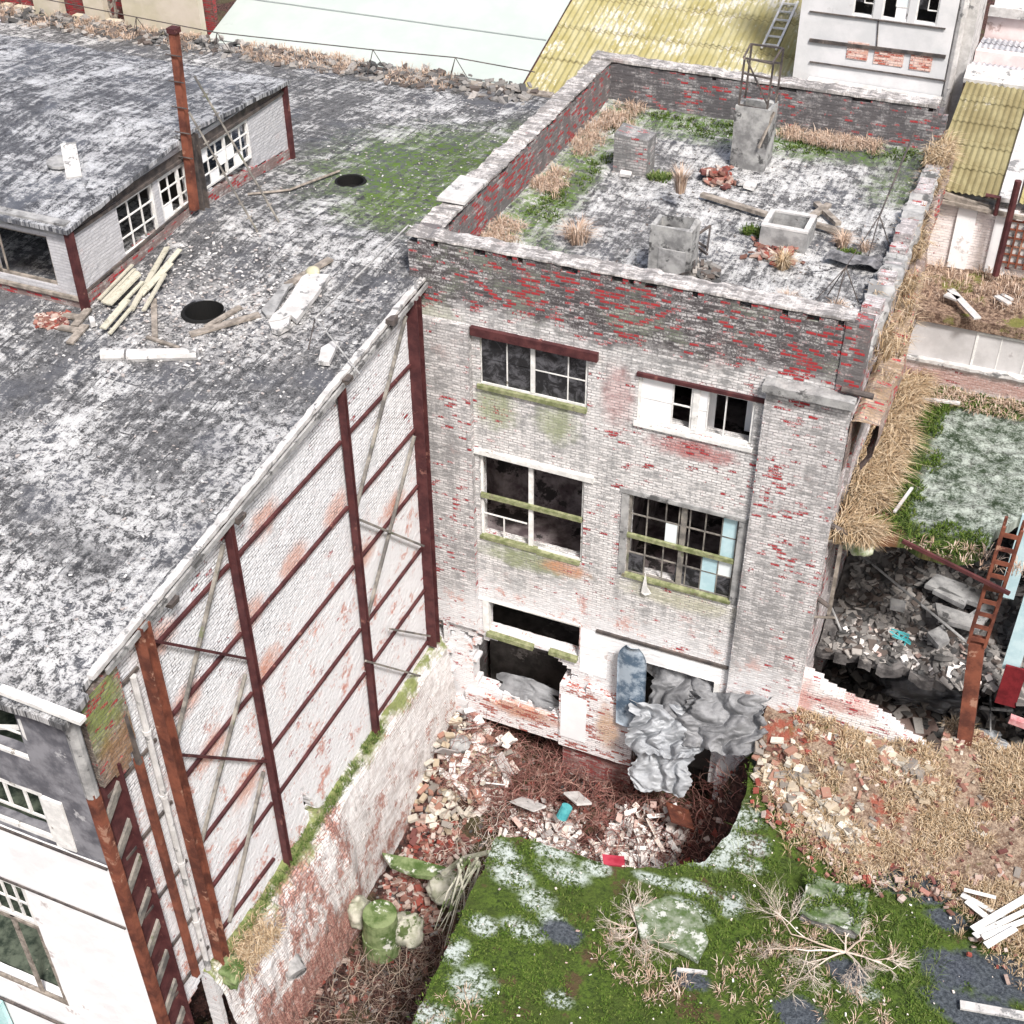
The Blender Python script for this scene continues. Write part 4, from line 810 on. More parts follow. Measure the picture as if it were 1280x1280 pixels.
mb = MB(); mb.tube([(xb+.15, Y4+.1, 10), (xb+.15, Y4+.1, 20)], .13, 8); mb.box(xb+.0, xb+.55, Y4+.3, Y4+3, 9, 20); mb.build('corner_pipe', CONCW, B4)
B5 = empty('olive_roofed_shed', (12, 14, -2), 'low shed at the right edge with an olive brown corrugated roof', 'building')
x50 = 10.0; x51 = PY(1250, 238, 10.5).x
corr(x50, x51, 10.35, 13.52, 16.6, 14.3, wl=.17, amp=.025, sheets=5).build('roof', YEL2, B5)
mb = MB(); mb.hexa([(x51+.02, 10.3, 13.5), (x51+.5, 10.3, 13.5), (x51+.5, 16.6, 14.3), (x51+.02, 16.6, 14.3), (x51+.02, 10.3, 13.62), (x51+.5, 10.3, 13.62), (x51+.5, 16.6, 14.42), (x51+.02, 16.6, 14.42)]); mb.build('valley_board', CONCW, B5)
corr(x51+.55, x51+7, 10.35, 13.5, 16.6, 14.28, wl=.17, amp=.025, sheets=5).build('roof', YEL, B5)
mb = MB(); mb.box(x50, x51+7, 10.85, 11, -2, 13.3); mb.build('wall', CONCW, B5)
mb = MB(); mb.hexa([(x50-.1, 16.5, 14.25), (x51+7, 16.5, 14.25), (x51+7, 17.1, 14.5), (x50-.1, 17.1, 14.5), (x50-.1, 16.5, 14.38), (x51+7, 16.5, 14.38), (x51+7, 17.1, 14.62), (x50-.1, 17.1, 14.62)]); mb.build('ridge_cap', CONCW, B5)
B6 = empty('grey_roofed_shed', (14, 20, -2), 'grey corrugated shed roofs beyond the olive roof at the top right corner', 'building')
z1 = PY(1240, 80, 19).z
corr(9.9, 20, 17.1, 14.45, 19, z1, wl=.17, amp=.025, sheets=2).build('roof', GRC, B6)
mb = MB(); mb.box(9.9, 20, 19.0, 19.3, z1-.1, z1+.35); mb.build('parapet', flat_mat('pink_render', (.62,.50,.49), (.72,.62,.61), 1.5, (.4,.3,.28), .64), B6)
z2 = PY(1240, 48, 21.2).z
corr(9.9, 20, 19.35, z1+.3, 21.2, z2, wl=.17, amp=.025, sheets=2).build('roof', GRC, B6)
mb = MB(); mb.box(9.9, 22, 21.3, 21.6, 5, PY(1240, 12, 21.3).z); mb.build('pink_wall', bpy.data.materials['pink_render'], B6)
mb = MB(); mb.box(9.9, 22, 21.1, 21.29, PY(1240, 18, 21.3).z, PY(1240, 6, 21.3).z); mb.build('white_fascia', CONCW, B6)
mb = MB(); mb.box(9.9, 22, 23, 23.3, 5, 22); mb.build('far_wall', PLAST, B6)
# ================================================================= LOOSE THINGS
DRY = island_mat('dry_grass', [(.40,.29,.17),(.50,.38,.25),(.28,.19,.11),(.60,.49,.35)], dirt=(.20,.13,.08))
DRYP = island_mat('pink_dry_grass', [(.46,.33,.24),(.54,.41,.32),(.32,.22,.16),(.62,.51,.42)], dirt=(.24,.15,.11))
GRN = island_mat('green_grass', [(.08,.13,.03),(.13,.18,.05),(.05,.09,.015),(.20,.22,.09)], dirt=(.06,.09,.02))
MOSSB_ = island_mat('moss_tufts', [(.045,.085,.01),(.08,.135,.018),(.03,.055,.008),(.12,.16,.035)], dirt=(.03,.05,.01))
TWIG = island_mat('red_brown_twigs', [(.20,.08,.07),(.30,.14,.12),(.13,.06,.05),(.36,.22,.18)], dirt=(.10,.05,.04))
PALET = island_mat('pale_twigs', [(.58,.50,.43),(.70,.63,.56),(.42,.34,.28)], dirt=(.30,.24,.19))
BRKP = island_mat('pale_bricks', [(.48,.42,.33),(.36,.30,.22),(.60,.55,.48),(.30,.16,.12),(.46,.43,.37),(.22,.20,.18)], dirt=(.28,.22,.16))
BRKR = island_mat('red_rubble', [(.24,.06,.045),(.30,.15,.12),(.13,.05,.045),(.36,.27,.23),(.46,.39,.35),(.18,.09,.07)], dirt=(.20,.10,.08))  # reds darkened so the pit's shade sits in the colour
SHARD = island_mat('white_shards', [(.74,.71,.68),(.62,.58,.55),(.78,.76,.74),(.50,.36,.32),(.36,.34,.33),(.70,.62,.56)], dirt=(.34,.28,.25))
RDEB = island_mat('roof_crumbs', [(.50,.49,.48),(.34,.33,.33),(.20,.20,.20),(.60,.59,.58),(.40,.36,.34)], dirt=(.16,.15,.15))
GDEB = island_mat('grey_debris', [(.13,.125,.12),(.22,.21,.20),(.07,.07,.07),(.32,.30,.28),(.11,.09,.08)], dirt=(.09,.08,.08))
MOSSC2_ = flat_mat('yellow_stone', (.42,.40,.28), (.55,.52,.38), 3)
def Rz(a, b=0., c=0.): return Matrix.Rotation(a, 3, 'Z') @ Matrix.Rotation(b, 3, 'X') @ Matrix.Rotation(c, 3, 'Y')
def blade(mb, p, d, h, droop, w_=.02):
    p = Vector(p); s = Vector((-d.y, d.x, 0))*w_*.5
    m_ = p+Vector((0, 0, h*.62))+d*h*.18*droop; t = p+Vector((0, 0, h*(.95-.6*max(0, droop-.6))))+d*h*.75*droop
    n = len(mb.v); mb.v += [tuple(p-s), tuple(p+s), tuple(m_+s*.8), tuple(m_-s*.8), tuple(t)]
    mb.f += [(n, n+1, n+2, n+3), (n+3, n+2, n+4)]
def tuft(mb, p, n, h, r, droop, lean=(0, 0), w_=.02):
    for _ in range(n):
        a = rn(0, 6.283); d = Vector((math.cos(a)+lean[0], math.sin(a)+lean[1], 0)); d = d.normalized()
        q = (p[0]+math.cos(a)*rn(0, r), p[1]+math.sin(a)*rn(0, r), p[2]-.02)
        blade(mb, q, d, h*rn(.5, 1.15), droop*rn(.5, 1.3), w_)
def grass_area(name, label, pts, n, h, r, droop, mat, lean=(0, 0), w_=.02):
    mb = MB()
    for p in pts: tuft(mb, p, n, h*rn(.6, 1.25), r, droop, lean, w_)
    return tag(mb.build(name, mat), label, 'grass', kind='stuff')
def trz(x, y): return 13.68+.03*fb(x, y, 0, 1.2)+.12*sm(x, 1.1, .3)+.12*sm(y, 11.2, 12.1)
pts = [(x, y, trz(x, y)) for _ in range(420) for x, y in [(rn(.4, 1.05+.35*fb(_, 1, 0, .2)), rn(1.3, 11.3))] if fb(x*.9, y*.7, 3) > .02]
grass_area('dry_grass', 'strip of dry pinkish grass along the inside of the left parapet on the tower roof', pts, 16, .26, .15, 1.25, DRYP, w_=.016)
grass_area('moss_carpet', 'green moss growing along the left and back edges of the tower roof', [(x, y, trz(x, y)) for x, y in [(rn(.8, 1.7), rn(1., 11)) for _ in range(380)]+[(rn(.8, 9.6), rn(11.0, 12)) for _ in range(420)] if fb(x*.7, y*.7, 8) > -.1], 12, .09, .12, 1.1, MOSSB_, w_=.03)
grass_area('dry_grass', 'pinkish dry grass at the foot of the back parapet of the tower', [(rn(5.6, 8.4), rn(11.4, 12.1), 13.8) for _ in range(110)]+[(rn(.6, 1.6), rn(10.5, 12), 13.8) for _ in range(30)], 18, .30, .18, 1.3, DRYP, w_=.016)
grass_area('dry_grass', 'long dry grass hanging over the broken right edge of the tower roof', [(rn(9.9, 10.3+.55*sm(y, 10, 3)), y, 13.75-1.3*sm(y, 11, 3)*rn(0, 1)) for y in [rn(.5, 12) for _ in range(420)] if fb(y*1.2, 8) > .05]+[(rn(9.85, 10.3), rn(10.6, 12.2), 14.0) for _ in range(60)], 18, .5, .12, 1.15, DRY, lean=(.7, -.2))
grass_area('dry_grass', 'thick mane of long tan grass on the mossy wing roof against the tower', [(x, y, 9.05) for x, y in [(rn(10.35, 11.15+.3*fb(k_*.37, 3)), rn(.35, 8)) for k_ in range(620)] if fb(x*1.4, y*1.1, 30) > -.2], 22, .62, .16, 1.15, DRY, lean=(.8, -.35), w_=.022)
grass_area('dry_grass', 'dry grass creeping over the toe of the bank onto the moss', [(x, bankf(x)+R_.gauss(-.1, .35), 2.56) for x in [rn(9.9, 17) for _ in range(330)]], 12, .22, .14, 1.15, DRY)
grass_area('dry_grass', 'dry tan grass growing over the rubble bank', [(x, y, 2.52+bank(x, y)) for x, y in [(rn(9.6, 18), rn(-5, 1.2)) for _ in range(4600)] if bank_ok(x, y) and fb(x*.6, y*.6, 12) > -.10], 14, .24, .14, 1.1, DRY)
grass_area('dry_grass', 'pale dry grass along the far edge of the workshop roof', [(x, rn(13.6, 15.0), roofz(14.3)+.05) for x in [rn(-26, -5) for _ in range(520)] if fb(x*.5, 3) > -.15 and not (-5.5 < x < -4)], 14, .24, .25, 1.3, DRYP, w_=.022)
grass_area('moss_carpet', 'thick green moss and grass covering the annex roof', [(x, y, ah(x, y)) for x, y in [(rn(4.3, 18), rn(-13, -.5)) for _ in range(6500)] if inpoly(x, y, AP) and y < bankf(x)+.3 and fb(x*.6, y*.6, 15) > -.3 and not near(PUDW, x, y) and not near(LICW, x, y, .8)], 12, .10, .14, 1.1, MOSSB_, w_=.035)
grass_area('tall_grass', 'thin light green grass stems standing on the moss near the rubble', [(x, y, ah(x, y)) for x, y in [(rn(9.8, 15), rn(-7, -2.2)) for _ in range(260)] if y < bankf(x)+.2 and fb(x*.9, y*.9, 21) > .05], 7, .33, .2, .9, GRN, w_=.014)
grass_area('dry_grass', 'brown dead grass patches in the moss of the annex roof', [(x, y, ah(x, y)) for x, y in [(c[0]+rn(-.7, .7), c[1]+rn(-.6, .6)) for c in [PZ(790, 1200, 2.5), PZ(1000, 1160, 2.5), PZ(1080, 1170, 2.5), PZ(960, 1200, 2.5), PZ(1070, 1260, 2.5), PZ(930, 1240, 2.5), PZ(820, 1230, 2.5), PZ(560, 1260, 2.5)] for _ in range(18)] if x > 4.9], 12, .26, .15, 1.0, DRYP)
grass_area('dry_grass', 'dry grass and moss on the ledge under the workshop wall', [(rn(.1, .9), rn(-11.6, -10.2), rn(2.3, 2.6)) for _ in range(90)], 16, .35, .14, 1.1, DRY, lean=(.5, 0))
grass_area('green_grass', 'green moss growing on the ledge along the foot of the workshop wall', [(rn(.08, .3), rn(-11.5, -3.8), 2.62) for _ in range(200)], 12, .14, .1, 1., GRN)
grass_area('dry_grass', 'brown grass on the small upper roof behind the rendered wall', [(rn(10.2, 18), rn(8.3, 10.4), 11.4) for _ in range(260)], 10, .25, .2, 1.0, DRYP)
for k, (px, py, h_, n_, m_) in enumerate([(722, 300, .55, 260, DRYP), (1052, 308, .45, 160, DRYP), (978, 335, .5, 190, DRY), (984, 378, .38, 90, DRYP), (1046, 388, .32, 90, DRYP), (1080, 312, .3, 80, DRYP), (848, 262, .7, 200, DRYP)]):
    lab = ['wide pale tuft of dry grass on the left half of the tower roof', 'pinkish grass tuft beside the fallen timbers on the tower roof', 'tan grass tuft in front of the hollow concrete box on the tower roof', 'small grass tuft close to the front parapet below the hollow box', 'small grass tuft at the front right corner of the tower roof', 'low grass tuft under the tripod of the lightning wire', 'tall twiggy grass sprouting behind the squat concrete chimney'][k]
    p = PZ(px, py, 13.7); mb = MB(); tuft(mb, (p.x, p.y, 13.68 if k < 6 else 14.2), n_, h_, .32 if k == 0 else .15, 1.0 if k < 6 else .5)
    tag(mb.build('grass_tuft', m_, loc=(p.x, p.y, 13.68)), lab, 'grass tuft')
for (px, py, zz, lab) in ((942, 290, 13.7, 'small round green moss cushion left of the hollow concrete box'), (825, 222, 13.7, 'bright green moss cushion at the foot of the brick chimney'), (1058, 320, 13.7, 'small moss patch below the fallen timbers')):
    p = PZ(px, py, zz); mb = MB(); [tuft(mb, (p.x+rn(-.25, .25), p.y+rn(-.2, .2), 13.68), 14, .16, .12, .9, w_=.03) for _ in range(26)]
    tag(mb.build('moss_cushion', GRN if '222' in str(py) else MOSSB_, loc=(p.x, p.y, 13.68)), lab, 'moss')
WP = [(x, y, 9.05) for x, y in [(rn(10.9, 16), rn(-.3, 8)) for _ in range(2600)] if inpoly(x, y, MP) and (y < 1.9+.5*fb(x, 3) or x < 12.0+.4*fb(y, 2) or y > 7.1) and fb(x*.9, y*.9, 50) > -.2]
grass_area('moss_carpet', 'moss and weeds along the edges of the wing roof', WP, 12, .13, .14, 1.15, MOSSB_, w_=.03)
grass_area('dry_grass', 'brown dead stems along the back of the mossy wing roof', [(rn(10.6, 16), rn(7.0, 7.9), 9.05) for _ in range(160)]+[(rn(12, 15), rn(.6, 1.2), 9.05) for _ in range(25)], 12, .25, .15, 1.2, DRYP)
# ---- chimneys and boxes on the tower roof
def chimney(name, label, base, sx, sy, h, mat, wall=.12, rot=0, cat='chimney', hollow=True, hj=.06):
    t = empty(name, (base[0], base[1], 13.6), label, cat)
    mb = MB(); n = 5
    M = Rz(rot); c = Vector((base[0], base[1], 0))
    def ring(inset, z, j): return [c+M@Vector((x_*(sx/2-inset), y_*(sy/2-inset), 0))+Vector((rn(-j, j), rn(-j, j), z+rn(-hj, hj)*(j > 0))) for x_, y_ in ((-1,-1),(1,-1),(1,1),(-1,1))]
    R1 = [ring(0, 13.6, 0)]+[ring(0, 13.6+h*k/4, .012 if k < 4 else .012) for k in range(1, 5)]
    R1 += [ring(wall, 13.6+h, .01), ring(wall, 13.7, 0)] if hollow else []
    for r in R1: mb.v += [tuple(v) for v in r]
    for i in range(len(R1)-1):
        for k in range(4): mb.f.append((i*4+k, i*4+(k+1) % 4, (i+1)*4+(k+1) % 4, (i+1)*4+k))
    b = (len(R1)-1)*4; mb.f.append((b, b+1, b+2, b+3))
    mb.build('shaft', mat, t); return t
CB = brick_mat('chimney_brick', 'y', light=(.44,.43,.42), grey=(.16,.16,.16), redt=.92, greyt=.52)
CONCD = flat_mat('stained_concrete', (.17,.17,.17), (.38,.38,.37), 2.2, (.07,.07,.07), .55, .9, .6)
p = PZ(792, 213, 13.65); chimney('chimney', 'low crumbling grey brick chimney stub at the back left of the tower roof', (p.x, p.y), .95, .7, 1.15, CB, hollow=False, hj=.1)
p = PZ(938, 205, 13.65); c2 = chimney('chimney', 'tall stained concrete chimney carrying a metal frame near the back parapet', (p.x, p.y), .95, .85, 1.75, CONCD, .1); cx, cy = p.x, p.y
p = PZ(838, 347, 13.65); c3 = chimney('chimney', 'squat concrete chimney with a pale patch near the front parapet of the tower', (p.x, p.y+.1), 1.0, .7, 1.45, CONCD, .1); c3x, c3y = p.x, p.y+.1
mb = MB(); mb.box(c3x-.25, c3x+.42, c3y-.375, c3y-.352, 13.75, 14.5, .02); mb.build('pale_patch', CONC, c3)
p = PZ(980, 308, 13.65); c4 = chimney('concrete_box', 'square hollow concrete box with a white rim in the middle right of the tower roof', (p.x, p.y+.25), 1.15, 1.0, .62, CONC, .12, cat='roof hatch', hj=.01); bx, by = p.x, p.y+.25
mb = MB()
for a in ((-.575, .575, -.5, -.37), (-.575, .575, .37, .5), (-.575, -.45, -.369, .369), (.45, .575, -.369, .369)): mb.box(bx+a[0], bx+a[1], by+a[2], by+a[3], 14.205, 14.26, .006)
mb.build('rim', CONCW, c4)
fr = empty('metal_frame', (cx, cy, 15.3), 'rusty open metal frame standing on top of the tall concrete chimney', 'metal frame')
z0 = 15.28; X0, X1, Y0_, Y1_ = cx-.42, cx+.35, cy-.3, cy+.35
for (x, y, h) in ((X0, Y0_, 1.35), (X1, Y0_, 1.3), (X0, Y1_, 1.5), (X1+.08, Y1_, 1.5)): MB().beam((x, y, z0), (x+.03, y, z0+h), .05, .05).build('leg', DARKST, fr)
for a, b in (((X0, Y0_, z0+1.35), (X1, Y0_, z0+1.3)), ((X0, Y0_, z0+.95), (X1, Y0_, z0+.9)), ((X0, Y1_, z0+1.5), (X1+.08, Y1_, z0+1.5)), ((X0, Y1_, z0+1.1), (X1+.08, Y1_, z0+1.1)), ((X0, Y0_, z0+1.35), (X0, Y1_, z0+1.5)), ((X1, Y0_, z0+1.3), (X1+.08, Y1_, z0+1.5)), ((X0, Y0_, z0+.1), (X1, Y0_, z0+.05))): MB().beam(a, b, .045, .045).build('bar', DARKST, fr)
for a, b in (((X0+.1, Y0_, z0+1.3), (X1, Y0_, z0+.2)),): MB().beam(a, b, .04, .04).build('brace', DARKST, fr)
MB().beam(PY(948, 185, cy-.55), PY(968, 140, cy-.3), .07, .05).build('leaning_strut', WOOD_O, fr)
f2_ = empty('metal_frame', (c3x+.8, c3y, 13.65), 'collapsed black angle iron frame leaning beside the squat concrete chimney', 'metal frame')
for a, b in (((862, 300), (888, 282)), ((888, 282), (884, 312)), ((862, 300), (884, 318)), ((868, 318), (868, 335)), ((884, 310), (868, 300)), ((850, 335), (868, 312)), ((845, 345), (862, 340))):
    pa = PZ(*a, 14.0); pb = PZ(*b, 14.2); MB().beam(pa, pb, .05, .05).build('bar', DARKST, f2_)
# heaps of small debris on the tower roof
def rub(name, label, pts, size, mat, flat=.5, cat='rubble', tilt=.5, aspect=2.0):
    mb = MB()
    for p in pts:
        s = size*rn(.5, 1.4); mb.rbox(p, (s*rn(.8, aspect), s*rn(.6, 1.1), s*flat*rn(.5, 1.2)), Rz(rn(0, 6.28), rn(-tilt, tilt), rn(-tilt, tilt)), .12)
    return tag(mb.build(name, mat), label, cat, kind='stuff')
def around(px, py, z, r, n, dz=.1):
    c = PZ(px, py, z); return [(c.x+r*R_.gauss(0, .45), c.y+r*R_.gauss(0, .4), z+abs(R_.gauss(0, dz))) for _ in range(n)]
rub('brick_rubble', 'small heap of red brick rubble by the foot of the tall chimney', around(897, 225, 13.72, .5, 90, .12), .15, BRKR)
rub('brick_rubble', 'scattered reddish rubble in front of the hollow concrete box', around(968, 318, 13.72, .55, 80, .05), .12, BRKR)
rub('debris', 'black and grey debris beside the squat chimney', around(868, 345, 13.72, .5, 170, .10), .14, GDEB)
rub('debris', 'thin grey crust and pebbles scattered over the tower roof', [(x, y, trz(x, y)+.01) for x, y in [(rn(1, 9.8), rn(.7, 11)) for _ in range(500)]], .035, GDEB, .35)
rub('debris', 'white crumbs scattered over the tower roof', [(x, y, trz(x, y)+.01) for x, y in [(rn(.6, 9.8), rn(.7, 11.5)) for _ in range(300)]], .04, RDEB, .35)
for k, (a, b, lab) in enumerate([((877, 243), (958, 268), 'long grey timber lying left of the hollow concrete box'), ((1010, 278), (1062, 292), 'grey timber lying right of the hollow concrete box'), ((1012, 272), (1036, 256), 'short crossed timber rising to the right on the tower roof'), ((1020, 254), (1048, 280), 'short crossed timber falling to the right on the tower roof')]):
    pa, pb = PZ(*a, 13.82), PZ(*b, 13.82); mb = MB(); mb.beam(pa, pb, .16, .1); tag(mb.build('timber_beam', WOOD_O, loc=tuple(pa)), lab, 'timber')
for (px, py, s_, lab) in ((925, 228, .3, 'small white slab fragment left of a bigger one by the tall chimney'), (938, 232, .42, 'larger white slab fragment in front of the tall chimney'), (782, 217, .3, 'flat white stone at the foot of the brick chimney stub'), (712, 175, .22, 'pale stone on the grassy left edge of the tower roof')):
    p = PZ(px, py, 13.78); mb = MB(); mb.rbox(p, (s_, s_*.7, .09), Rz(rn(0, 3), .15, .1), .12); tag(mb.build('slab_fragment', CONCW, loc=tuple(p)), lab, 'slab fragment')
p = PZ(1075, 330, 13.75); mb = MB(); mb.shell(lambda a, b: (p.x-.8+1.6*a, p.y-.3+.55*b+.1*nz(a*5), p.z+.10+.16*abs(fb(a*5, b*3, 2))), 16, 6, .02); tag(mb.build('roofing_felt', flat_mat('torn_felt', (.06,.06,.065), (.2,.2,.21), 4), loc=tuple(p)), 'torn curled black roofing felt at the front right of the tower roof', 'roofing felt')
# lightning conductor on the tower roof
def tripod(px, py, z, h, name, label):
    c = PZ(px, py, z); t = empty(name, (c.x, c.y, z), label, 'wire stand')
    for a in (0.4, 2.5, 4.6): MB().tube([(c.x+.42*math.cos(a), c.y+.42*math.sin(a), z), (c.x, c.y, z+h)], .014, 5).build('leg', DARKST, t)
    return Vector((c.x, c.y, z+h))
t1 = tripod(1092, 312, 13.7, .9, 'tripod_stand', 'thin tripod holding the wire in the middle right of the tower roof')
t2 = tripod(1050, 378, 13.7, .9, 'tripod_stand', 'thin tripod holding the wire at the front right corner of the tower roof')
e1 = PZ(1143, 165, 14.6); e0 = PZ(1010, 385, 13.75)
mb = MB(); mb.tube([e1, e1.lerp(t1, .5), t1], .03, 6, .022); mb.tube([t1, t2, e0], .012, 5); tag(mb.build('lightning_wire', DARKST, loc=tuple(t1)), 'thin leaning rod and wire crossing the right half of the tower roof', 'wire')
t3 = tripod(398, 432, roofz(-4.5), .7, 'tripod_stand', 'thin tripod on the workshop roof near the right eave')
e2 = Vector((-.25, .1, 15.2)); q = PR(0, 640)
mb = MB(); mb.tube([e2, t3], .022, 5); mb.tube([t3, PR(450, 470)+Vector((0, 0, .05))], .016, 5); tag(mb.build('lightning_wire', CONC, loc=tuple(t3)), 'pale wire running from the corner of the tower parapet down to the workshop roof', 'wire')
pts = []
for k, (px, py) in enumerate(((175, 48), (275, 68), (468, 90), (570, 100))):
    pts.append(tripod(px, py, 12.75, .75, 'tripod_stand', ['leftmost wire tripod on the far edge of the workshop roof', 'second wire tripod from the left on the far roof edge', 'third wire tripod from the left on the far roof edge', 'rightmost wire tripod on the far roof edge near the tower'][k]))
pts = [Vector((-24, 14.6, 13.5))]+pts+[Vector((-3.2, 14.9, 13.3))]
mb = MB(); mb.tube(pts, .02, 5); tag(mb.build('lightning_wire', DARKST, loc=tuple(pts[2])), 'dark wire strung along the far edge of the workshop roof before the mint shed', 'wire')
# ---- workshop roof things
po = empty('steel_mast', (LX+.1, 1.0, 13.9), 'tall maroon box section mast standing against the lantern wall', 'mast')
a = PX(243, 262, LX+.2); b = PX(217, 38, LX+.2); MB().beam(a, b, .18, .18).build('post', RUSTO, po)
for k in range(5): c = b.lerp(a, .12+.14*k); MB().tube([c+Vector((-.2, -.14, 0)), c+Vector((.22, -.14, 0))], .018, 5).build('rung', DARKST, po)
mb = MB(); c = b+Vector((0, 0, .03)); mb.box(c.x-.12, c.x+.12, c.y-.12, c.y+.12, c.z-.08, c.z+.04); mb.build('cap', RUST, po)
for k, (p0, p1) in enumerate((((243, 95), (349, 278)), ((236, 140), (322, 290)))):
    pa = PX(*p0, LX+.6); pb = PR(*p1); mb = MB(); mb.tube([pa, pb], .028, 6)
    for j in range(1, 8): c = pa.lerp(pb, j/8); mb.tube([c-Vector((.05, .05, .03)), c+Vector((.05, .05, .03))], .02, 4)
    tag(mb.build('stay_rod', GREYST, loc=tuple(pb)), ['upper thin stay rod leaning from the mast across the lantern windows', 'lower thin stay rod leaning from the mast to the workshop roof'][k], 'stay rod')
def rp(u, v, s=3.556, ox=100, oy=280, dz=.06): p = PR(ox+u/s, oy+v/s); return p+Vector((0, 0, dz))
PLK = [((88, 352), (238, 208), .12, 'topmost long pale plank of the stack by the lantern wall'), ((105, 368), (250, 232), .12, None), ((115, 378), (262, 248), .12, None), ((128, 385), (270, 258), .12, None), ((140, 390), (275, 272), .12, None),
       ((230, 402), (392, 130), .20, 'widest pale plank lying diagonally across the others'), ((278, 335), (450, 145), .16, None), ((300, 318), (415, 212), .14, None), ((288, 412), (385, 265), .14, None), ((108, 496), (222, 385), .22, 'wide greenish plank at the lower end of the plank pile'), ((135, 505), (232, 402), .12, None), ((182, 382), (285, 288), .12, None)]
for k, (a, b, w_, lab) in enumerate(PLK):
    pa, pb = rp(*a, dz=.10+.02*(k % 5)), rp(*b, dz=.16+.03*(k % 5)); mb = MB(); mb.beam(pa, pb, w_*.72, .04, roll=rn(-.25, .25))
    tag(mb.build('plank', PLANK, loc=tuple(pa)), lab or 'pale weathered plank lying in the loose pile between lantern wall and roof hole', 'plank', 'weathered planks piled by the lantern')
for a, b, w_, lab, m_ in (((490, 502), (800, 412), .2, 'long grey board lying just below the round roof hole', WOOD_O), ((560, 470), (715, 378), .14, 'shorter board touching the edge of the round roof hole', WOOD_O), ((920, 282), (1115, 165), .2, 'dark grey board beyond the white broken slab', WOOD_O), ((330, 345), (335, 512), .13, 'dark plank pointing straight down beside the pale planks', WOOD_O), ((300, 512), (440, 560), .08, 'thin dark batten above the two white cylinders', WOOD_O)):
    mb = MB(); pa, pb = rp(*a), rp(*b); mb.beam(pa, pb, w_, .05); tag(mb.build('board', m_, loc=tuple(pa)), lab, 'board')
for a, b, lab in (((100, 597), (206, 595), 'short broken end of the white concrete cylinder on the roof'), ((216, 600), (525, 592), 'long white concrete cylinder lying on the workshop roof')):
    mb = MB(); pa, pb = rp(*a, dz=.08), rp(*b, dz=.08); mb.tube([pa, pa.lerp(pb, .33)+Vector((0, .01, 0)), pa.lerp(pb, .66), pb], .15, 10, .14); tag(mb.build('concrete_cylinder', CONCW, loc=tuple(pa)), lab, 'concrete cylinder')
def rslab(P, th, name, lab, mat, cat='slab', dz=.05):
    Q = [rp(*p, dz=dz) for p in P]; mb = MB(); mb.prism(Q, (0, 0, th)); return tag(mb.build(name, mat, loc=tuple(Q[0])), lab, cat)
rslab([(842, 462), (862, 430), (900, 400), (990, 262), (1020, 244), (1060, 250), (1112, 252), (1060, 330), (965, 455), (940, 432), (905, 452)], .12, 'broken_slab', 'large white broken slab lying to the right of the round roof hole', CONCW)
rslab([(845, 470), (905, 458), (938, 440), (930, 480), (885, 505), (855, 495)], .13, 'broken_slab', 'rounded broken off end of the white slab', CONCW)
rslab([(808, 402), (905, 290), (950, 285), (930, 300), (862, 425), (830, 428)], .08, 'broken_slab', 'long narrow grey slab along the left side of the white slab', CONC)
rslab([(1062, 636), (1075, 575), (1120, 548), (1152, 548), (1110, 640)], .1, 'paving_fragment', 'pinkish flat fragment under the tripod near the right eave', CONCW)
rslab([(45, 440), (68, 436), (74, 462), (52, 470)], .12, 'brick_fragment', 'small white block beside the lantern corner', CONCW)
c = rp(1038, 236, dz=.14)
mb = MB(); mb.grid(lambda a, b: (c.x+.17*math.cos(a*6.283)*math.sin(b*3.1416), c.y+.17*math.sin(a*6.283)*math.sin(b*3.1416), c.z-.13*math.cos(b*3.1416)), 14, 8); tag(mb.build('stone', MOSSC2_, loc=tuple(c), smooth=True), 'round yellowish stone at the top end of the white slab', 'stone')
for a, b, lab in (((395, 965), (492, 985), 'uppermost of three short boards at the lantern corner'), ((370, 1042), (495, 1065), 'lowest flat short board at the lantern corner'), ((462, 1036), (548, 930), 'short board leaning on the lantern corner post'), ((432, 1142), (530, 1030), 'dark mossy board in front of the lantern corner')):
    pa, pb = rp(*a, 4.923, 0, 200), rp(*b, 4.923, 0, 200); mb = MB(); mb.beam(pa, pb, .18, .05); tag(mb.build('board', WOOD_O, loc=tuple(pa)), lab, 'board')
rub('brick_rubble', 'red brick crumbs below the corner of the lantern', [tuple(rp(u, v, 4.923, 0, 200, .03)) for u, v in [(rn(230, 420), rn(950, 1040)) for _ in range(120)]], .10, BRKR)
pts = []
for _ in range(1400):
    u, v = R_.gauss(250, 85), R_.gauss(385, 42); p = PR(u, v)
    if all((p.x-c_.x)**2+(p.y-c_.y)**2 > (r_+.12)**2 for c_, r_ in rim) and p.x > LX+.2 and p.x < -.1 and p.y > -6: pts.append((p.x, p.y, p.z+.02))
rub('debris', 'white and grey plaster crumbs strewn around the round hole in the workshop roof', pts, .046, RDEB, .4, tilt=.3)
pts = []
for _ in range(2600):
    x, y = rn(-12, 0), rn(-13.2, 13)
    if (x < LX+.2 and y > -3.9) or (y > .3 and x > -.5): continue
    if all((x-c_.x)**2+(y-c_.y)**2 > (r_+.1)**2 for c_, r_ in rim): pts.append((x, y, roofz(y)+.03))
rub('debris', 'small flakes and pebbles scattered over the workshop roof', pts, .032, RDEB, .35, tilt=.25)
rub('debris', 'rubble along the far edge of the workshop roof', [(rn(-26, -3), rn(13.3, 15), 12.75+rn(0, .1)) for _ in range(700)], .16, GDEB, .6)
a, b = PZ(118, 222, 16.1), PZ(95, 195, 16.1)
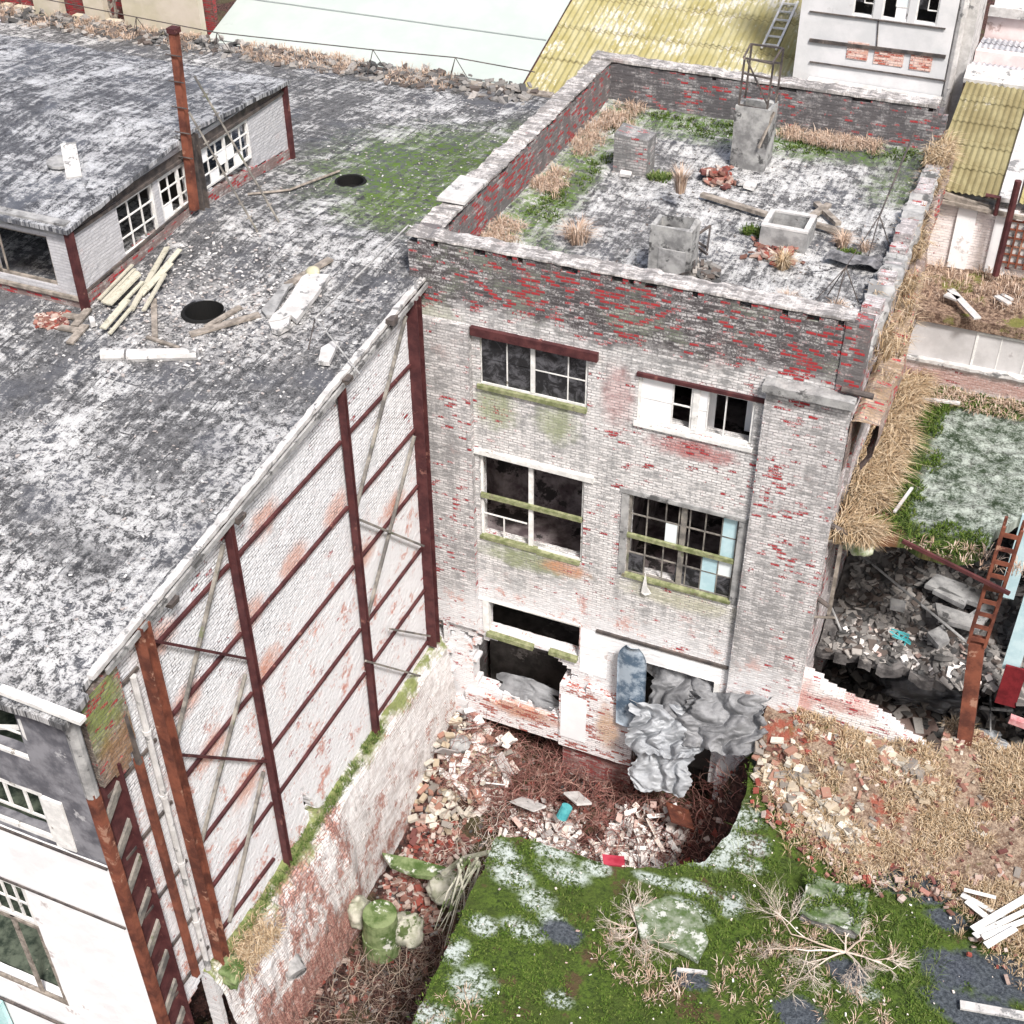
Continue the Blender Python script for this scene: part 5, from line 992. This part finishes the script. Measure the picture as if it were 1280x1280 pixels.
mb = MB(); mb.beam(PP(93, 222, 15.83, .085, -2.8), PP(88, 192, 16.0, .0, -2.8)+Vector((0, 0, .25)), .35, .05); tag(mb.build('board', CONCW, loc=tuple(a)), 'short white board sticking up from the lantern roof', 'board')
c = PP(78, 205, 15.95, .0, 0); mb = MB(); mb.prism([(c.x+.36*math.cos(t*.52), c.y+.36*math.sin(t*.52), c.z+.02) for t in range(12)], (0, 0, .07)); tag(mb.build('vent_cover', CONC, loc=tuple(c)), 'round grey vent cover on the lantern roof', 'vent cover')
p0, p1 = PZ(556, 100, 12.7), PZ(690, 120, 12.7); mb = MB(); mb.beam(p0, p1, .35, .12); tag(mb.build('gutter_plank', WOOD_O, loc=tuple(p0)), 'grey gutter plank at the far roof edge below the yellow shed', 'plank')
c = PR(347, 236); mb = MB(); mb.tube([PR(310, 245)+Vector((0, 0, .05)), PR(362, 240)+Vector((0, 0, .06)), PR(425, 218)+Vector((0, 0, .1))], .035, 6); tag(mb.build('pole', WOOD_O, loc=tuple(c)), 'thin pale pole lying beside the small round roof vent', 'pole')
# ---- fabric in the lower opening
def fabric(name, label, ctrl, mat, nu=46, nv=46, amp=.12, fr=3., seed=0, th=.015):
    nr, nc = len(ctrl), len(ctrl[0])
    def bern(n, i, t): return math.comb(n, i)*t**i*(1-t)**(n-i)
    def base(a, b):
        p = Vector((0, 0, 0)); B = [bern(nc-1, j, b) for j in range(nc)]
        for i in range(nr):
            A = bern(nr-1, i, a)
            for j in range(nc): p += Vector(ctrl[i][j])*(A*B[j])
        return p
    def fn(a, b):
        w1 = fb(a*1.6, b*1.6, seed, 1, 2); w2 = fb(a*2+5, b*2+3, seed+4, 1, 2); w3 = fb(a*5, b*5, seed+8, 1, 3)
        k1 = nz(a*4.5, seed*1.3, 2)+.5*nz(a*13, seed, 3); k2 = nz(b*4.5, seed*1.7, 5)+.6*nz(b*12, seed, 9)
        p = base(a+.16*k2*(a-.35), b+.16*k1*(abs(b-.5)*2)**1.5*(1 if b > .5 else -1)+.05*w3*math.sin(b*3.14))
        r1 = abs(math.sin((b*1.4+a*.3)*fr*1.9+w1*3.0)); r2 = abs(math.sin((a*1.2-b*.6)*fr*1.6+w2*3.6)); r3 = abs(math.sin((a+b)*fr*5+w1*6+w3*2))
        d = amp*(.95*r1+.7*r2*(.4+.6*r1)+.14*r3+.18*w3-.6)
        return p+Vector((.35*d*w2, -d*.8, .8*d))
    mb = MB(); mb.shell(fn, nu, nv, th); return tag(mb.build(name, mat, loc=tuple(ctrl[0][0]), smooth=True), label, 'fabric sheet')
FABL = flat_mat('pale_grey_fabric', (.28,.295,.315), (.42,.44,.46), 1.6, (.19,.20,.21), .62, .95, .12)
def sheetpts(px0, py0, px1, py1, y0, y1, sk=0, rows_=4, cols_=4, bul=.35):
    # control points of a draped sheet: top edge far (y0), bottom edge near (y1), bulging outwards in the middle
    L = []
    for i in range(rows_):
        t = i/(rows_-1); row = []
        for j in range(cols_):
            s_ = j/(cols_-1); yy = y0+(y1-y0)*t-bul*math.sin(s_*3.14159)*math.sin(min(1, t*1.1)*3.14159*.8)
            row.append(PY(px0+(px1-px0)*s_+sk*t+rn(-3, 3), py0+(py1-py0)*t+(s_-.5)*10+rn(-3, 3), yy))
        L.append(row)
    return L
fabric('fabric_sheet', 'large dark grey crumpled sheet filling the ground floor doorway of the tower', sheetpts(812, 822, 900, 905, .6, -.4, 4, bul=.35), FAB, 110, 110, amp=.26, fr=2.6, seed=2)
fabric('fabric_sheet', 'grey sheet bunched against the right door jamb and spread over the pit edge', sheetpts(860, 868, 958, 938, -.2, -1.0, -8, bul=.3), FAB, 110, 110, amp=.24, fr=2.6, seed=12)
fabric('fabric_sheet', 'pale blue grey crumpled sheet spilling out of the doorway into the pit', sheetpts(790, 880, 880, 945, -.35, -1.0, 0, bul=.3), FABL, 110, 110, amp=.22, fr=2.8, seed=9)
fabric('fabric_sheet', 'ragged pale end of the spilled sheet hanging lowest beside the brick pier', sheetpts(795, 930, 868, 990, -.7, -1.2, -8, bul=.2), FABL, 90, 70, amp=.18, fr=2.4, seed=29)
fabric('fabric_sheet', 'small grey cloth heap lying in the big hole in the tower wall', [[PY(622, 842, .6), PY(650, 838, .7), PY(700, 865, .6)], [PY(625, 862, .2), PY(655, 855, .1), PY(698, 880, .2)], [PY(640, 872, .05), PY(665, 880, .0), PY(695, 890, .05)]], FAB, 24, 24, amp=.12, fr=2, seed=5)
mb = MB(); mb.box(6.0, 8.3, .7, 3, -.5, 2.4, .05); tag(mb.build('debris_pile', GDEB, loc=(7, 1, 0)), 'grey pile of debris filling the doorway behind the crumpled sheets', 'debris pile')
# blue sheet standing by the opening
mb = MB()
def tank(a, b):
    u = -1+2*b; pu = PY(789, 850, -.25); w_ = .40; z = 1.5+3.0*a
    if a > .8: w_ *= math.sqrt(max(.02, 1-((a-.8)/.22)**2))
    return (pu.x+u*w_+.25*(1-a)*.3, -.30-.07*math.cos(u*1.4)+.02*fb(a*4, b*3), z)
mb.shell(tank, 24, 12, .03); g = G('blue_metal', .5); n = g.noise(2, 5, .7); x, y, z = g.xyz()
BLM = g.done(g.mix(g.mr(n, .4, .6), (.08,.12,.17), (.34,.40,.46)), n, .2, .01)
tag(mb.build('blue_metal_sheet', BLM, loc=(5.3, -.3, 1), smooth=True), 'upright rounded blue metal sheet standing in front of the white pier', 'metal sheet')
p = PY(806, 742, -.1); mb = MB(); mb.prism([(p.x-.1, -.1, p.z), (p.x-.02, -.12, p.z+.75), (p.x+.05, -.12, p.z+.25), (p.x+.17, -.1, p.z+.05), (p.x+.02, -.12, p.z-.05)], (0, .015, 0)); tag(mb.build('rag', WOOD_W, loc=tuple(p)), 'torn white rag hanging below the right middle window', 'rag')
# ---- pit contents
def curl(mb, p, L, r, seed, up=.3):
    p = Vector(p); d = Vector((rn(-1, 1), rn(-1, 1), rn(.1, 1))).normalized(); pts = [p.copy()]
    for i in range(6):
        d = (d+Vector((rn(-.6, .6), rn(-.6, .6), rn(-.65, .35)+up*.3))).normalized(); p = p+d*L/6; pts.append(p.copy())
    mb.tube(pts, r, 3, r*.5, cap=False)
def brambles(name, label, fn, n, L, mat, r=.009):
    mb = MB()
    for k in range(n): curl(mb, fn(), L*rn(.6, 1.3), r*rn(.6, 1.4), k)
    return tag(mb.build(name, mat), label, 'brambles', kind='stuff')
def rz(x0, x1, y0, y1, dz=.1): x, y = rn(x0, x1), rn(y0, y1); return (x, y, pitz(x, y)+rn(0, dz))
brambles('brambles', 'reddish leafless brambles under the broken base beam of the tower', lambda: rz(1.0, 4.2, -2.6, .7, .5), 1500, .9, TWIG)
brambles('brambles', 'tangled brown brambles in the round opening right of the brick pier', lambda: rz(4.5, 9.3, -3.5, .5, .5), 1400, .9, TWIG)
brambles('brambles', 'dark dead twigs in the narrow pit beside the workshop', lambda: rz(1.2, 4.3, -14, -6.5, .4), 1600, .9, island_mat('dark_twigs', [(.16,.10,.08),(.24,.17,.13),(.10,.07,.06),(.34,.28,.22)]))
brambles('brambles', 'thin grey twigs between the corner rubble and the mossy roof', lambda: rz(1.8, 4.2, -5.5, -2, .4), 350, .8, PALET, .006)
def pz(x0, x1, y0, y1, n, dz=.15): return [(x, y, pitz(x, y)+abs(R_.gauss(0, dz))) for x, y in [(rn(x0, x1), rn(y0, y1)) for _ in range(n)]]
rub('brick_rubble', 'heap of pale bricks in the corner between workshop base and tower', [(x, y, z) for x, y, z in pz(.6, 2.4, -3.6, -.2, 330, .25) if x < 2.6+.3*y*.5], .15, BRKP, .55)
rub('brick_rubble', 'orange and brown brick bits lower down beside the workshop base', pz(.8, 2.6, -6.4, -3.4, 420, .12), .12, BRKR, .5)
rub('plaster_debris', 'grey and white plaster plates on the corner rubble heap', pz(1.0, 2.6, -2.4, -.2, 120, .4), .22, SHARD, .2, tilt=1.1, aspect=2.5)
rub('brick_rubble', 'red brick rubble spread over the floor of the pit', pz(.8, 9, -6, .3, 700, .12), .12, BRKR, .5)
rub('brick_rubble', 'red rubble in shade-darkened colour in the narrow pit beside the workshop', pz(.8, 4.5, -14, -5, 420, .05), .11, BRKR, .5)
rub('plaster_debris', 'jumble of white broken plaster and boards along the rim of the round opening', [p for p in pz(4.3, 9.0, -5.3, -2.2, 900, .3) if True], .15, SHARD, .18, tilt=1.2, aspect=3)
rub('plaster_debris', 'white broken pieces spilling down below the pale sheet', pz(5.9, 8.0, -2.8, -.6, 380, .25), .15, SHARD, .18, tilt=1.2, aspect=3.5)
rub('plaster_debris', 'white and red fragments left of the brick pier base', pz(3.2, 5.2, -4.4, -1.4, 480, .25), .13, SHARD, .2, tilt=1.1, aspect=3)
rub('debris', 'grey crumbs and gravel covering the pit floor', pz(.7, 9.5, -14, .6, 1800, .05), .07, GDEB, .5)
for (px, py, z_, sx, sy, sz, m_, lab) in ((660, 1005, -.9, .9, .55, .04, 'CONCW', 'white board lying on the rubble left of the pier base'), (722, 998, -.6, .7, .5, .06, 'CONCW', 'white sheet fragment below the brick pier'), (850, 1020, -.5, .9, .7, .05, 'REDB', 'reddish brown panel in the round opening')):
    p = PZ(px, py, z_); mb = MB(); mb.rbox(p, (sx, sy, sz), Rz(rn(0, 3), .4, .3), .05); tag(mb.build('panel', {'CONCW': CONCW, 'REDB': RUSTO}[m_], loc=tuple(p)), lab, 'panel')
p = PZ(702, 1022, -.5); mb = MB(); mb.tube([p, p+Vector((.1, .15, .35))], .16, 12); tag(mb.build('bucket', flat_mat('teal_plastic', (.05,.28,.32), (.10,.40,.42), 3), loc=tuple(p)), 'small teal plastic bucket among the white rubble in the pit', 'bucket')
p = PZ(768, 1078, .4); mb = MB(); mb.rbox(p, (.55, .3, .15), Rz(.3), .2); tag(mb.build('red_cloth', flat_mat('red_cloth_m', (.3,.02,.04), (.42,.05,.08), 4), loc=tuple(p)), 'small crimson rag at the rim of the mossy roof', 'rag')
def boulder(px, py, z_, r, mat, name, lab, cat, sq=.7, seed=0, squared=False):
    c = PZ(px, py, z_); mb = MB()
    def fn(a, b):
        d = Vector((math.cos(a*6.2832)*math.sin(b*3.14159), math.sin(a*6.2832)*math.sin(b*3.14159), -math.cos(b*3.14159)))
        if squared: mx = max(abs(d.x), abs(d.y), abs(d.z)); d = d/(mx**.7)
        rr = r*(1+.24*fb(d.x*1.3+seed, d.y*1.3, d.z*1.3)+.10*nz(d.x*4+seed, d.y*4, d.z*4)+.05*fb(d.x*9, d.y*9, d.z*9+seed)); return (c.x+d.x*rr, c.y+d.y*rr, c.z+d.z*rr*sq)
    mb.grid(fn, 40, 26); return tag(mb.build(name, mat, loc=tuple(c), smooth=True), lab, cat)
MOSSC = flat_mat('mossy_concrete', (.05,.09,.02), (.20,.25,.12), 2.2, (.55,.56,.50), .55, .95, .7)
MOSSC2 = flat_mat('pale_mossy_stone', (.24,.25,.18), (.46,.45,.38), 2.4, (.08,.11,.04), .54, .95, .7)
c = PZ(476, 1170, -1.); mb = MB(); mb.tube([(c.x, c.y, c.z-.5), (c.x, c.y, c.z+.1), (c.x+.02, c.y, c.z+.12), (c.x+.03, c.y+.02, c.z+.95)], .5, 18, .44); tag(mb.build('concrete_drum', MOSSC, loc=tuple(c)), 'upright concrete drum half covered in green moss in the narrow pit', 'concrete drum')
boulder(510, 1162, -.8, .42, MOSSC2, 'broken_stone', 'cracked pale rounded stone right of the mossy drum', 'stone', 1.1, 3)
boulder(448, 1140, -.9, .36, MOSSC2, 'broken_stone', 'grey stone half hidden left of the mossy drum', 'stone', 1.3, 5)
boulder(557, 1108, -.6, .5, MOSSC2, 'broken_stone', 'cracked yellowish stone slab beside the hanging roots', 'stone', .6, 8)
boulder(575, 930, -.2, .3, CONC, 'broken_stone', 'grey concrete lump on the corner rubble heap', 'stone', .6, 11)
Q = [PZ(*p, -.5) for p in ((478, 1070), (520, 1078), (565, 1090), (560, 1102), (520, 1098), (488, 1085))]; mb = MB(); mb.prism(Q, (0, 0, .15)); tag(mb.build('mossy_slab', MOSSC, loc=tuple(Q[0])), 'long mossy broken slab spanning the narrow pit', 'slab')
mb = MB()
p0, p1, p2 = PZ(555, 1092, .6), PZ(580, 1073, 1.4), PZ(612, 1065, 2.4); mb.tube([p0, p1, p2], .09, 8, .06)
for k in range(16): a = PZ(585+rn(-14, 16), 1072+rn(-4, 10), 2.0); b = PZ(560+rn(-18, 20), 1150+rn(-25, 40), .3); mb.tube([a, a.lerp(b, .5)+Vector((rn(-.15, .15), rn(-.15, .15), .1)), b], rn(.015, .045), 5, .01)
tag(mb.build('hanging_roots', MOSSC2, loc=tuple(p2)), 'pale mossy roots hanging over the left edge of the annex roof', 'roots')
p = PZ(370, 1212, .3); mb = MB(); mb.tube([p+Vector((-.8, .5, .3)), p+Vector((.1, -.1, 0))], .25, 16, cap=False); mb.tube([p+Vector((-.8, .5, .3)), p+Vector((.1, -.1, 0))], .21, 16, cap=True); tag(mb.build('drain_pipe_end', CONC, loc=tuple(p)), 'dark round pipe mouth poking from the workshop base near the bottom edge', 'pipe')
boulder(290, 1215, 2.5, .28, MOSSC, 'broken_stone', 'mossy block at the foot of the orange corner post', 'stone', .8, 14, True)
# ---- things on the mossy annex roof and bank
rows = []
for (x0, y0, x1, y1, n) in ((945, 938, 1062, 1062, 70), (952, 958, 1040, 1045, 60), (975, 945, 1075, 1050, 60), (990, 960, 1090, 1060, 30), (1085, 950, 1165, 1000, 60), (1095, 965, 1160, 1010, 26)):
    for k in range(n):
        t = k/n; p = PZ(x0+(x1-x0)*t+rn(-6, 6), y0+(y1-y0)*t+rn(-5, 5), 2.9); rows.append((p.x, p.y, 2.56+bank(p.x, p.y)+rn(0, .08)))
rub('brick_rubble', 'rows of pale yellowish bricks from the fallen wall lying on the bank', rows, .18, BRKP, .5, tilt=.35, aspect=1.6)
pts = [(x, y, 2.55+bank(x, y)) for x, y in [(rn(9.7, 17.5), rn(-5, 1.2)) for _ in range(1700)] if bank_ok(x, y)]
rub('brick_rubble', 'pale grey and cream broken bricks mixed into the bank', [p_ for p_ in pts[::3] if p_[0] < 12.8 or fb(p_[0], p_[1]) > .1], .10, BRKP, .5); pts = pts[1::3]
rub('brick_rubble', 'mixed red and pink brick rubble spread over the bank', pts, .10, BRKR, .5)
rub('brick_rubble', 'white and red rubble at the toe of the bank above the moss', [(x, bankf(x)+R_.gauss(0, .5), 2.56+rn(0, .10)) for x in [rn(9.8, 16.5) for _ in range(300)]], .10, BRKR, .55)
rub('debris', 'pale crumbs and leaves dotted over the moss', [(x, y, ah(x, y)+.06) for x, y in [(rn(5, 17), rn(-12, -2)) for _ in range(260)] if inpoly(x, y, AP)], .035, SHARD, .3)
def branch(mb, p, d, L, r, depth, flat=.5):
    if depth == 0 or L < .08: return
    pts = [p.copy()]; q = p.copy(); dd = d.copy()
    for i in range(4): dd = (dd+Vector((rn(-.22, .22), rn(-.22, .22), rn(-.16, .16)*flat))).normalized(); q = q+dd*L/4; pts.append(q.copy())
    mb.tube(pts, r, 5 if depth > 3 else 3, r*.55, cap=False)
    for k in range(3 if depth > 3 else 5):
        i = R_.randint(1, 4); nd = (dd+Vector((rn(-.9, .9), rn(-.9, .9), rn(-.3, .6)*flat))).normalized(); branch(mb, pts[i], nd, L*rn(.5, .75), r*.55, depth-1, flat)
def bush(px, py, dirs, L, r, lab, flat=.5, dep=5):
    c = PZ(px, py, 2.6); mb = MB()
    for dpx, dpy, l in dirs:
        t = PZ(px+dpx, py+dpy, 2.75); d = (t-c).normalized(); d.z = rn(.1, .35); branch(mb, c.copy(), d.normalized(), L*l, r, dep, flat)
    return tag(mb.build('dead_shrub', PALET, loc=tuple(c)), lab, 'dead shrub')
bush(1057, 1190, [(-60, -8, 1.), (-50, -14, 1.1), (-40, 10, .8), (30, 40, .8), (50, 10, .7), (5, -40, .6), (20, -20, .5)], 1.15, .026, 'pale leafless shrub sprawled flat below the square roof box')
bush(797, 1160, [(0, -50, .9), (-20, -45, .7), (-40, 5, .8), (40, 30, .9), (25, 50, .7), (-30, 30, .7), (15, -40, .6), (-10, -30, .7), (10, 40, .8), (-25, 50, .6)], .75, .018, 'pale spiky leafless shrub growing from the moss left of the square roof box')
bush(1090, 1100, [(20, 25, .6), (-6, -20, .4), (15, 5, .5)], .6, .018, 'tiny pale dead plant between the rubble and the square roof box', dep=4)
p = PZ(1040, 1148, 2.5); LB_ = flat_mat('lichen_covered_box', (.06,.10,.03), (.22,.25,.19), 4, (.46,.48,.45), .54, .95, .8)
t = empty('roof_box', (p.x, p.y, 2.5), 'low square roof box covered with lichen and moss on the annex roof', 'roof box')
mb = MB(); mb.box(p.x-.68, p.x+.58, p.y-.40, p.y+.62, 2.45, 2.9, .06); mb.build('walls', CB, t); mb = MB(); mb.shell(lambda a, b: (p.x-.74+1.4*a+.05*nz(b*6, 3), p.y-.46+1.15*b+.05*nz(a*6), 2.94+.07*fb(a*4, b*4)), 22, 20, .07); mb.build('lid', LB_, t)
pts = []
for _ in range(150): x, y = p.x+rn(-.7, .6), p.y+rn(-.42, .65); pts.append((x, y, 2.97)) if fb(x*1.6, y*1.6, 40) > 0 else None
for _ in range(140): an = rn(0, 6.283); pts.append((p.x-.05+math.cos(an)*rn(.75, .95), p.y+.1+math.sin(an)*rn(.6, .8), 2.52))
grass_area('moss_carpet', 'moss cushions on and around the square roof box', pts, 12, .11, .13, 1.1, MOSSB_, w_=.03)
Q = [PZ(*q, 2.6) for q in ((790, 1135), (835, 1125), (872, 1140), (885, 1180), (872, 1205), (845, 1190), (800, 1175))]; mb = MB(); mb.prism(Q, (0, 0, .14)); tag(mb.build('lichen_slab', LB_, loc=tuple(Q[0])), 'flat slab pale with lichen lying in the moss beside the spiky shrub', 'slab')
for a, b, w_, lab in (((1200, 1256), (1290, 1272), .2, 'grey plank lying in the dark puddle at the bottom right'), ((846, 1212), (884, 1216), .08, 'short pale stick on the moss right of the lichen slab'), ((1200, 1085), (1212, 1075), .2, 'short white wood offcut at the toe of the bank')):
    pa, pb = PZ(*a, 2.62), PZ(*b, 2.62); mb = MB(); mb.beam(pa, pb, w_, .06); tag(mb.build('board', CONCW, loc=tuple(pa)), lab, 'board')
for k, (a, b, w_) in enumerate((((1202, 1118), (1262, 1150), .2), ((1208, 1126), (1250, 1160), .18), ((1216, 1162), (1290, 1118), .22), ((1218, 1170), (1295, 1132), .2), ((1228, 1172), (1292, 1146), .18), ((1232, 1182), (1270, 1160), .2), ((1205, 1112), (1245, 1122), .12))):
    pa, pb = PZ(*a, 2.75+.05*k), PZ(*b, 2.8+.05*k); mb = MB(); mb.beam(pa, pb, w_*.8, .03, roll=rn(-.2, .2), taper=rn(.7, 1)); tag(mb.build('white_board', WOOD_W, loc=tuple(pa)), 'broken white painted board in the crossed pile at the right edge', 'board', 'broken white boards')
# ---- wing contents
def corner_lattice():
    a = PY(1268, 655, .8); b = PY(1222, 800, .8); c_ = PY(1206, 925, .8)
    t = empty('lattice_column', (c_.x, .8, c_.z), 'leaning rusty red lattice column at the open front of the collapsed wing', 'steel column')
    w_ = .19
    for dx, dy in ((-w_, -w_), (w_, -w_), (w_, w_), (-w_, w_)): MB().beam(a+Vector((dx, dy, 0)), b+Vector((dx, dy, 0)), .07, .07).build('corner_angle', RUSTO, t)
    for k in range(9):
        q = a.lerp(b, (k+.5)/9); mb = MB()
        mb.box(q.x-w_, q.x+w_, q.y-w_-.03, q.y-w_-.01, q.z-.06, q.z+.06); mb.box(q.x+w_+.01, q.x+w_+.03, q.y-w_, q.y+w_, q.z-.06, q.z+.06); mb.build('batten', RUSTO, t)
    MB().beam(b, c_, .36, .36).build('lower_shaft', RUSTO, t)
corner_lattice()
for (a, b, y_, w_, lab, m_) in (((1264, 640), (1248, 745), 1.6, .35, 'upright blue board behind the top of the lattice column', BLUEP), ((1275, 740), (1252, 835), 1.6, .4, 'lower blue grey board right of the lattice column', BLUEP), ((1250, 830), (1243, 878), 1.5, .5, 'dark crimson panel low behind the lattice column', flat_mat('crimson_panel', (.10,.008,.012), (.17,.015,.02), 3))):
    pa, pb = PY(*a, y_), PY(*b, y_); mb = MB(); mb.box(pb.x, pb.x+w_, y_, y_+.06, pb.z, pa.z); tag(mb.build('panel', m_, loc=tuple(pb)), lab, 'panel')
def fz(x, y): return 4.5+.25*fb(x, y, 0, .7)+.12*fb(x, y, 5, 2.2)+.5*sm(y, 4, 7)
for P, lab in ((((1155, 735), (1170, 722), (1232, 745), (1222, 760)), 'long grey slab on the rubble floor nearest the back of the wing'), (((1165, 742), (1175, 738), (1208, 755), (1204, 762)), 'narrow grey slab just below the long slab in the wing'), (((1168, 758), (1210, 772), (1235, 755), (1245, 762), (1222, 792), (1172, 778)), 'angular grey slab in the middle of the rubble floor'), (((1158, 795), (1178, 785), (1186, 805), (1172, 812)), 'small square grey slab near the broken floor edge'), (((1112, 752), (1132, 756), (1130, 766), (1112, 762)), 'small grey slab at the left of the rubble floor')):
    Q = [PZ(*q, 5.0) for q in P]; mb = MB(); mb.prism(Q, (0, 0, .14)); tag(mb.build('concrete_slab', CONC, loc=tuple(Q[0])), lab, 'slab')
rub('debris', 'grey and black debris covering the broken upper floor of the wing', [(x, y, fz(x, y)+.03) for x, y in [(rn(10.5, 15.5), rn(1.6, 7.5)) for _ in range(1500)]], .17, GDEB, .4, tilt=.6)
rub('debris', 'white plaster bits along the broken floor edge of the wing', [(x, y, fz(x, y)+.05) for x, y in [(rn(10.8, 14.6), rn(1.7, 3.2)) for _ in range(140)]], .11, SHARD, .4, tilt=.6)
rub('debris', 'grey rubble on the lowest level of the wing', [(x, y, .5+rn(0, .5)) for x, y in [(rn(10.5, 20), rn(.6, 6)) for _ in range(1200)]], .2, GDEB, .5, tilt=.6)
fabric('fabric_sheet', 'dirty grey sheet slumped under the broken floor of the wing', [[PZ(1100, 845, 1.8), PZ(1150, 848, 1.9), PZ(1200, 862, 1.6)], [PZ(1108, 868, 1.1), PZ(1150, 872, 1.3), PZ(1205, 885, 1.0)], [PZ(1120, 880, .8), PZ(1160, 885, .9), PZ(1210, 902, .7)]], FAB, 36, 30, amp=.4, fr=2, seed=21)
fabric('fabric_sheet', 'torn whitish plastic sheet at the bottom right behind the rubble bank', [[PZ(1195, 915, 1.6), PZ(1225, 908, 1.8), PZ(1250, 915, 1.6)], [PZ(1200, 935, 1.1), PZ(1232, 930, 1.4), PZ(1262, 935, 1.1)], [PZ(1215, 955, .9), PZ(1240, 960, 1.0), PZ(1270, 955, .8)]], FABL, 30, 30, amp=.35, fr=2.2, seed=31)
for a, b, z_, r, lab in (((1060, 680), (1215, 808), 5.6, .035, 'long thin pole lying diagonally across the rubble floor'), ((1040, 760), (1052, 790), 4.9, .03, 'short stick at the tower side of the rubble floor'), ((1238, 868), (1238, 915), 2.5, .025, 'thin upright rod right of the lattice column base'), ((1225, 885), (1265, 888), 2.4, .05, 'short grey bar beside the lattice column base')):
    pa, pb = PZ(*a, z_), PZ(*b, z_-.3); mb = MB(); mb.tube([pa, pb], r, 6); tag(mb.build('pole', CONC, loc=tuple(pa)), lab, 'pole')
pa, pb = PY(1262, 898, 1.2), PY(1300, 912, 1.2); mb = MB(); mb.beam(pa, pb, .18, .18); tag(mb.build('channel_bar', flat_mat('pink_steel', (.42,.16,.17), (.6,.36,.36), 4), loc=tuple(pa)), 'short pinkish steel bar at the right edge above the rubble', 'steel bar')
p = PZ(1125, 800, 4.9); mb = MB()
for k in range(5): mb.tube([p+Vector((rn(-.3, .3), rn(-.2, .2), rn(0, .3))) for _ in range(4)], .02, 5)
tag(mb.build('cable_scrap', flat_mat('teal_cable', (.05,.35,.38), (.1,.45,.48), 3), loc=tuple(p)), 'tangled teal cable scrap near the broken floor edge', 'cable')
for a, b, w_, lab in (((1188, 362), (1222, 398), .2, 'long white plank lying diagonally on the brown upper roof'), ((1182, 368), (1198, 374), .22, 'short white board crossing the long white plank'), ((1245, 370), (1262, 380), .16, 'small white board at the right on the brown upper roof'), ((1252, 368), (1265, 375), .12, 'smallest white offcut on the brown upper roof'), ((1152, 498), (1200, 504), .12, 'pale batten at the back of the mossy wing roof'), ((1118, 640), (1140, 610), .07, 'thin yellowish stick on the moss beside the long grass')):
    zz = 11.5 if a[1] < 420 else 9.15; pa, pb = PZ(*a, zz), PZ(*b, zz); mb = MB(); mb.beam(pa, pb, w_, .05); tag(mb.build('board', CONCW, loc=tuple(pa)), lab, 'board')
boulder(1074, 672, 8.6, .42, flat_mat('lichen_lump', (.20,.26,.10), (.60,.62,.52), 3, (.3,.45,.1), .6), 'mossy_lump', 'pale green mossy lump hanging at the front corner of the wing roof', 'moss', .9, 17)
# ladder leaning on the yellow roof
lad = empty('ladder', tuple(PP(950, 50, 12.5, SL, 15.4)), 'pale wooden ladder lying on the yellow corrugated roof', 'ladder')
la, lb_ = PP(952, 60, 12.55, SL, 15.4), PP(980, 0, 12.55, SL, 15.4); sd_ = (PP(970, 62, 12.55, SL, 15.4)-la)
for o_ in (Vector((0, 0, 0)), sd_): MB().beam(la+o_, lb_+o_, .07, .05).build('rail', WOOD_W, lad)
for k in range(6): q = la.lerp(lb_, .08+.17*k); MB().beam(q, q+sd_, .06, .05).build('rung', WOOD_W, lad)
